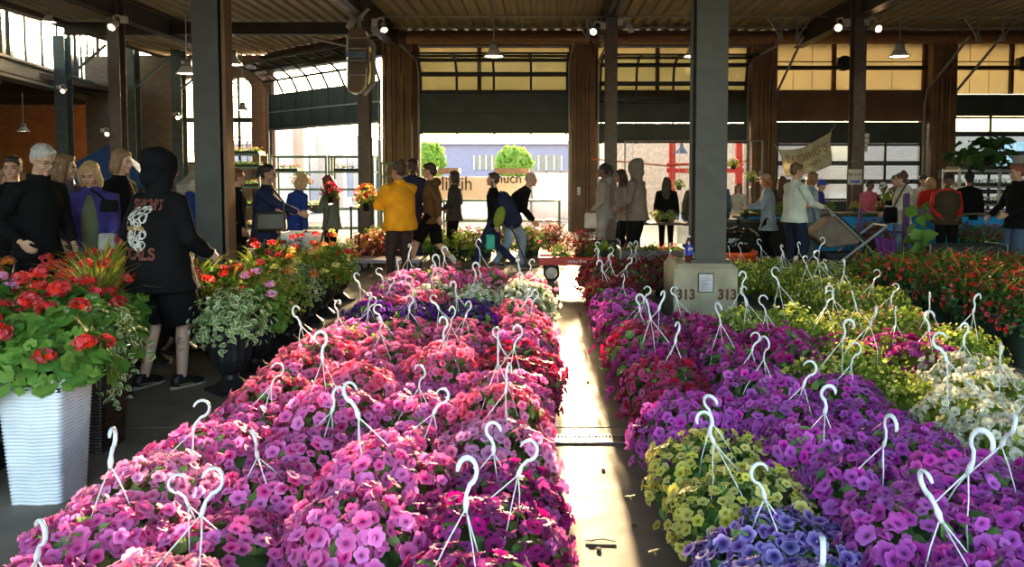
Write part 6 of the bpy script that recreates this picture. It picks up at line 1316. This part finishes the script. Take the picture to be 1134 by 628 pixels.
me = mb.mesh('white_artwork', wpr); proj_back(me, 0, 1.20); inst('back_print', me, HOOD)
bake_all()
mb = MB()
for i in range(6): ring2(-.075+.03*i, 0, .0, .018, 0, 6.283, 8)
me = mb.mesh('gold_band', mat('ochre_print', (.30, .17, .05), .8)); proj_back(me, 0, 1.205); inst('back_print', me, HOOD)
# ---------------------------------------------------------------- carried things
def bag(name, p, d, m, label, straps=None, rz=0, cat='bag'):
    r = thing(name, label, cat, tuple(p), rz); mb = MB(); mb.box((0, 0, 0), d, taper=1.1); mb.build('bag_body', m, r, bevel=min(d)*.3)
    if straps:
        mb = MB(); mb.tube([Vector(q)-Vector(p) for q in straps], .012, 6); mb.build('strap', m, r)
    return r
p = at(441, 282-20, 10.0)
# flowers in the hands
def bouquet(p, label, fl, fo, s=1., name='bouquet', pot=True):
    r = thing(name, label, 'flowers', tuple(p), 0)
    if pot: mb = MB(); mb.lathe([(.035*s, -.12*s), (.05*s, 0), (.055*s, 0), (.04*s, -.01)], 14); mb.build('pot', black_pl, r, True)
    inst('foliage', foliage_mesh('leaf', 1, n=200, ls=.08), r, (0, 0, -.22*s), sc=.5*s, m=fo, kind='stuff')
    for i, f in enumerate(fl): inst('blossoms', daisy_mesh(i, n=26, R=.045), r, (0, 0, -.2*s), (0, 0, i*1.5), .55*s, P_[f], 'stuff')
    return r
h0 = W_(yw, ywr[0]); bouquet(h0+Vector((-.14, -.08, .02)), 'bouquet of red and orange lilies held by the yellow jacket woman', ['red', 'orange', 'yellow'], G2, 1.15)
bouquet(at(366, 216, 11.65), 'red potted flowers held by the woman in the sage jacket', ['red', 'crimson'], G6, 1.0)
bouquet(at(982, 220, 12.25), 'lime leafy plant held by the white hooded woman', ['white'], G2, .75)
bag('shoulder_bag', at(300, 245, 9.25), (.34, .12, .24), mat('dark_leather', (.03, .025, .015), .4), 'dark leather shoulder bag hanging on the navy cardigan woman', rz=.2, straps=[at(312, 245, 9.2), at(313, 225, 9.2), at(300, 205, 9.3)])
r = thing('backpack', 'navy backpack hanging behind the striding youngster', 'bag', tuple(at(562, 228, 12.15)), 0); mb = MB(); mb.ell((0, 0, -.05), (.15, .12, .30), 14, 10, rotm(0, 0, -.35)); mb.ell((.08, 0, -.22), (.16, .12, .15), 12, 8); soft(mb, 'bag_body', navy, r, .012, 2, .02, .08)
mb = MB(); mb.tube([(-.08, -.06, -.3), (-.18, -.08, 0), (-.10, -.06, .24)], .014, 6); mb.build('strap', navy, r)
r = thing('shoulder_bag', 'lime green bag panel at the waist of the striding youngster', 'bag', tuple(at(553, 240, 12.02)), 0); mb = MB(); mb.ell((0, 0, 0), (.09, .05, .17), 12, 8, rotm(0, 0, .3)); soft(mb, 'bag_body', oliveg, r, .012, 2, .01, .08); mb = MB(); mb.tube([(0, 0, .12), (-.08, 0, .35), (-.12, .04, .55)], .01, 6); mb.build('strap', blk, r)
bag('teal_bag', at(543, 268, 12.0), (.13, .08, .24), mat('teal_plastic', (.03, .42, .30), .5), 'teal plastic bag hanging from the hand of the striding youngster', rz=.3)
bag('paper_bag', W_(gh, gwr[0])+Vector((-.02, 0, -.17)), (.2, .1, .26), cream_c, 'white paper bag held by the pale grey hoodie woman')
bag('shoulder_bag', at(986, 238, 12.4), (.2, .1, .26), blk, 'black shoulder bag at the hip of the white hooded woman', straps=[at(988, 232, 12.4), at(1003, 205, 12.35), at(1010, 200, 12.4)])
bag('crossbody_bag', at(121, 228, 6.95), (.14, .06, .11), blk, 'black crossbody bag on the blond woman in purple', straps=[at(118, 224, 6.98), at(110, 216, 6.98), at(101, 210, 7.1)])
bag('plant_pouch', at(119, 268, 6.5), (.13, .06, .15), mat('grey_plastic_wrap', (.45, .46, .46), .3, trans=.3), 'pale grey seed packet with lime label standing in the geraniums')
r = thing('phone', 'dark phone in the hands of the denim shirt woman', 'phone', tuple(at(831, 212, 12.7))); mb = MB(); mb.box((0, 0, 0), (.015, .08, .15)); mb.build('phone_body', black_pl, r, bevel=.003); mb = MB(); mb.box((.009, 0, 0), (.002, .07, .14)); mb.build('screen', steel_grey, r)
# ankle tattoo and gold stripes of the sneakers
tat = mat('tattoo_ink', (.10, .07, .08), .6); body = [c for c in HOOD.children if c.name.startswith('body')][0]
mb = MB(); g = random.Random(5)
for i in range(9): cx, cy = g.uniform(-.03, .03), g.uniform(-.05, .05); ring2(cx, cy, .008, .012, 0, 5, 8)
me = mb.mesh('calf_tattoo', tat)
for v in me.vertices:
    o = Vector((v.co.x+.13, -1, v.co.y+.33)); hit, loc, nr, _i = body.ray_cast(o, Vector((0, 1, 0)))
    v.co = loc+nr*.003 if hit else Vector((.13, .05, .33))
inst('calf_tattoo', me, HOOD)
for sh_ in [c for c in HOOD.children if c.name.startswith('shoe')]:
    bbv = [v.co for v in sh_.data.vertices]; cx = sum(v.x for v in bbv)/len(bbv); y0 = min(v.y for v in bbv); z0 = min(v.z for v in bbv); mb = MB()
    for sx in (-1, 1): mb.tube([(cx+sx*.043, y0+.03, z0+.035), (cx+sx*.047, y0+.09, z0+.035), (cx+sx*.046, y0+.14, z0+.03)], .006, 6)
    mb.build('gold_trim', mat('gold_trim', (.5, .34, .16), .35, .6), sh_)
bake_all()
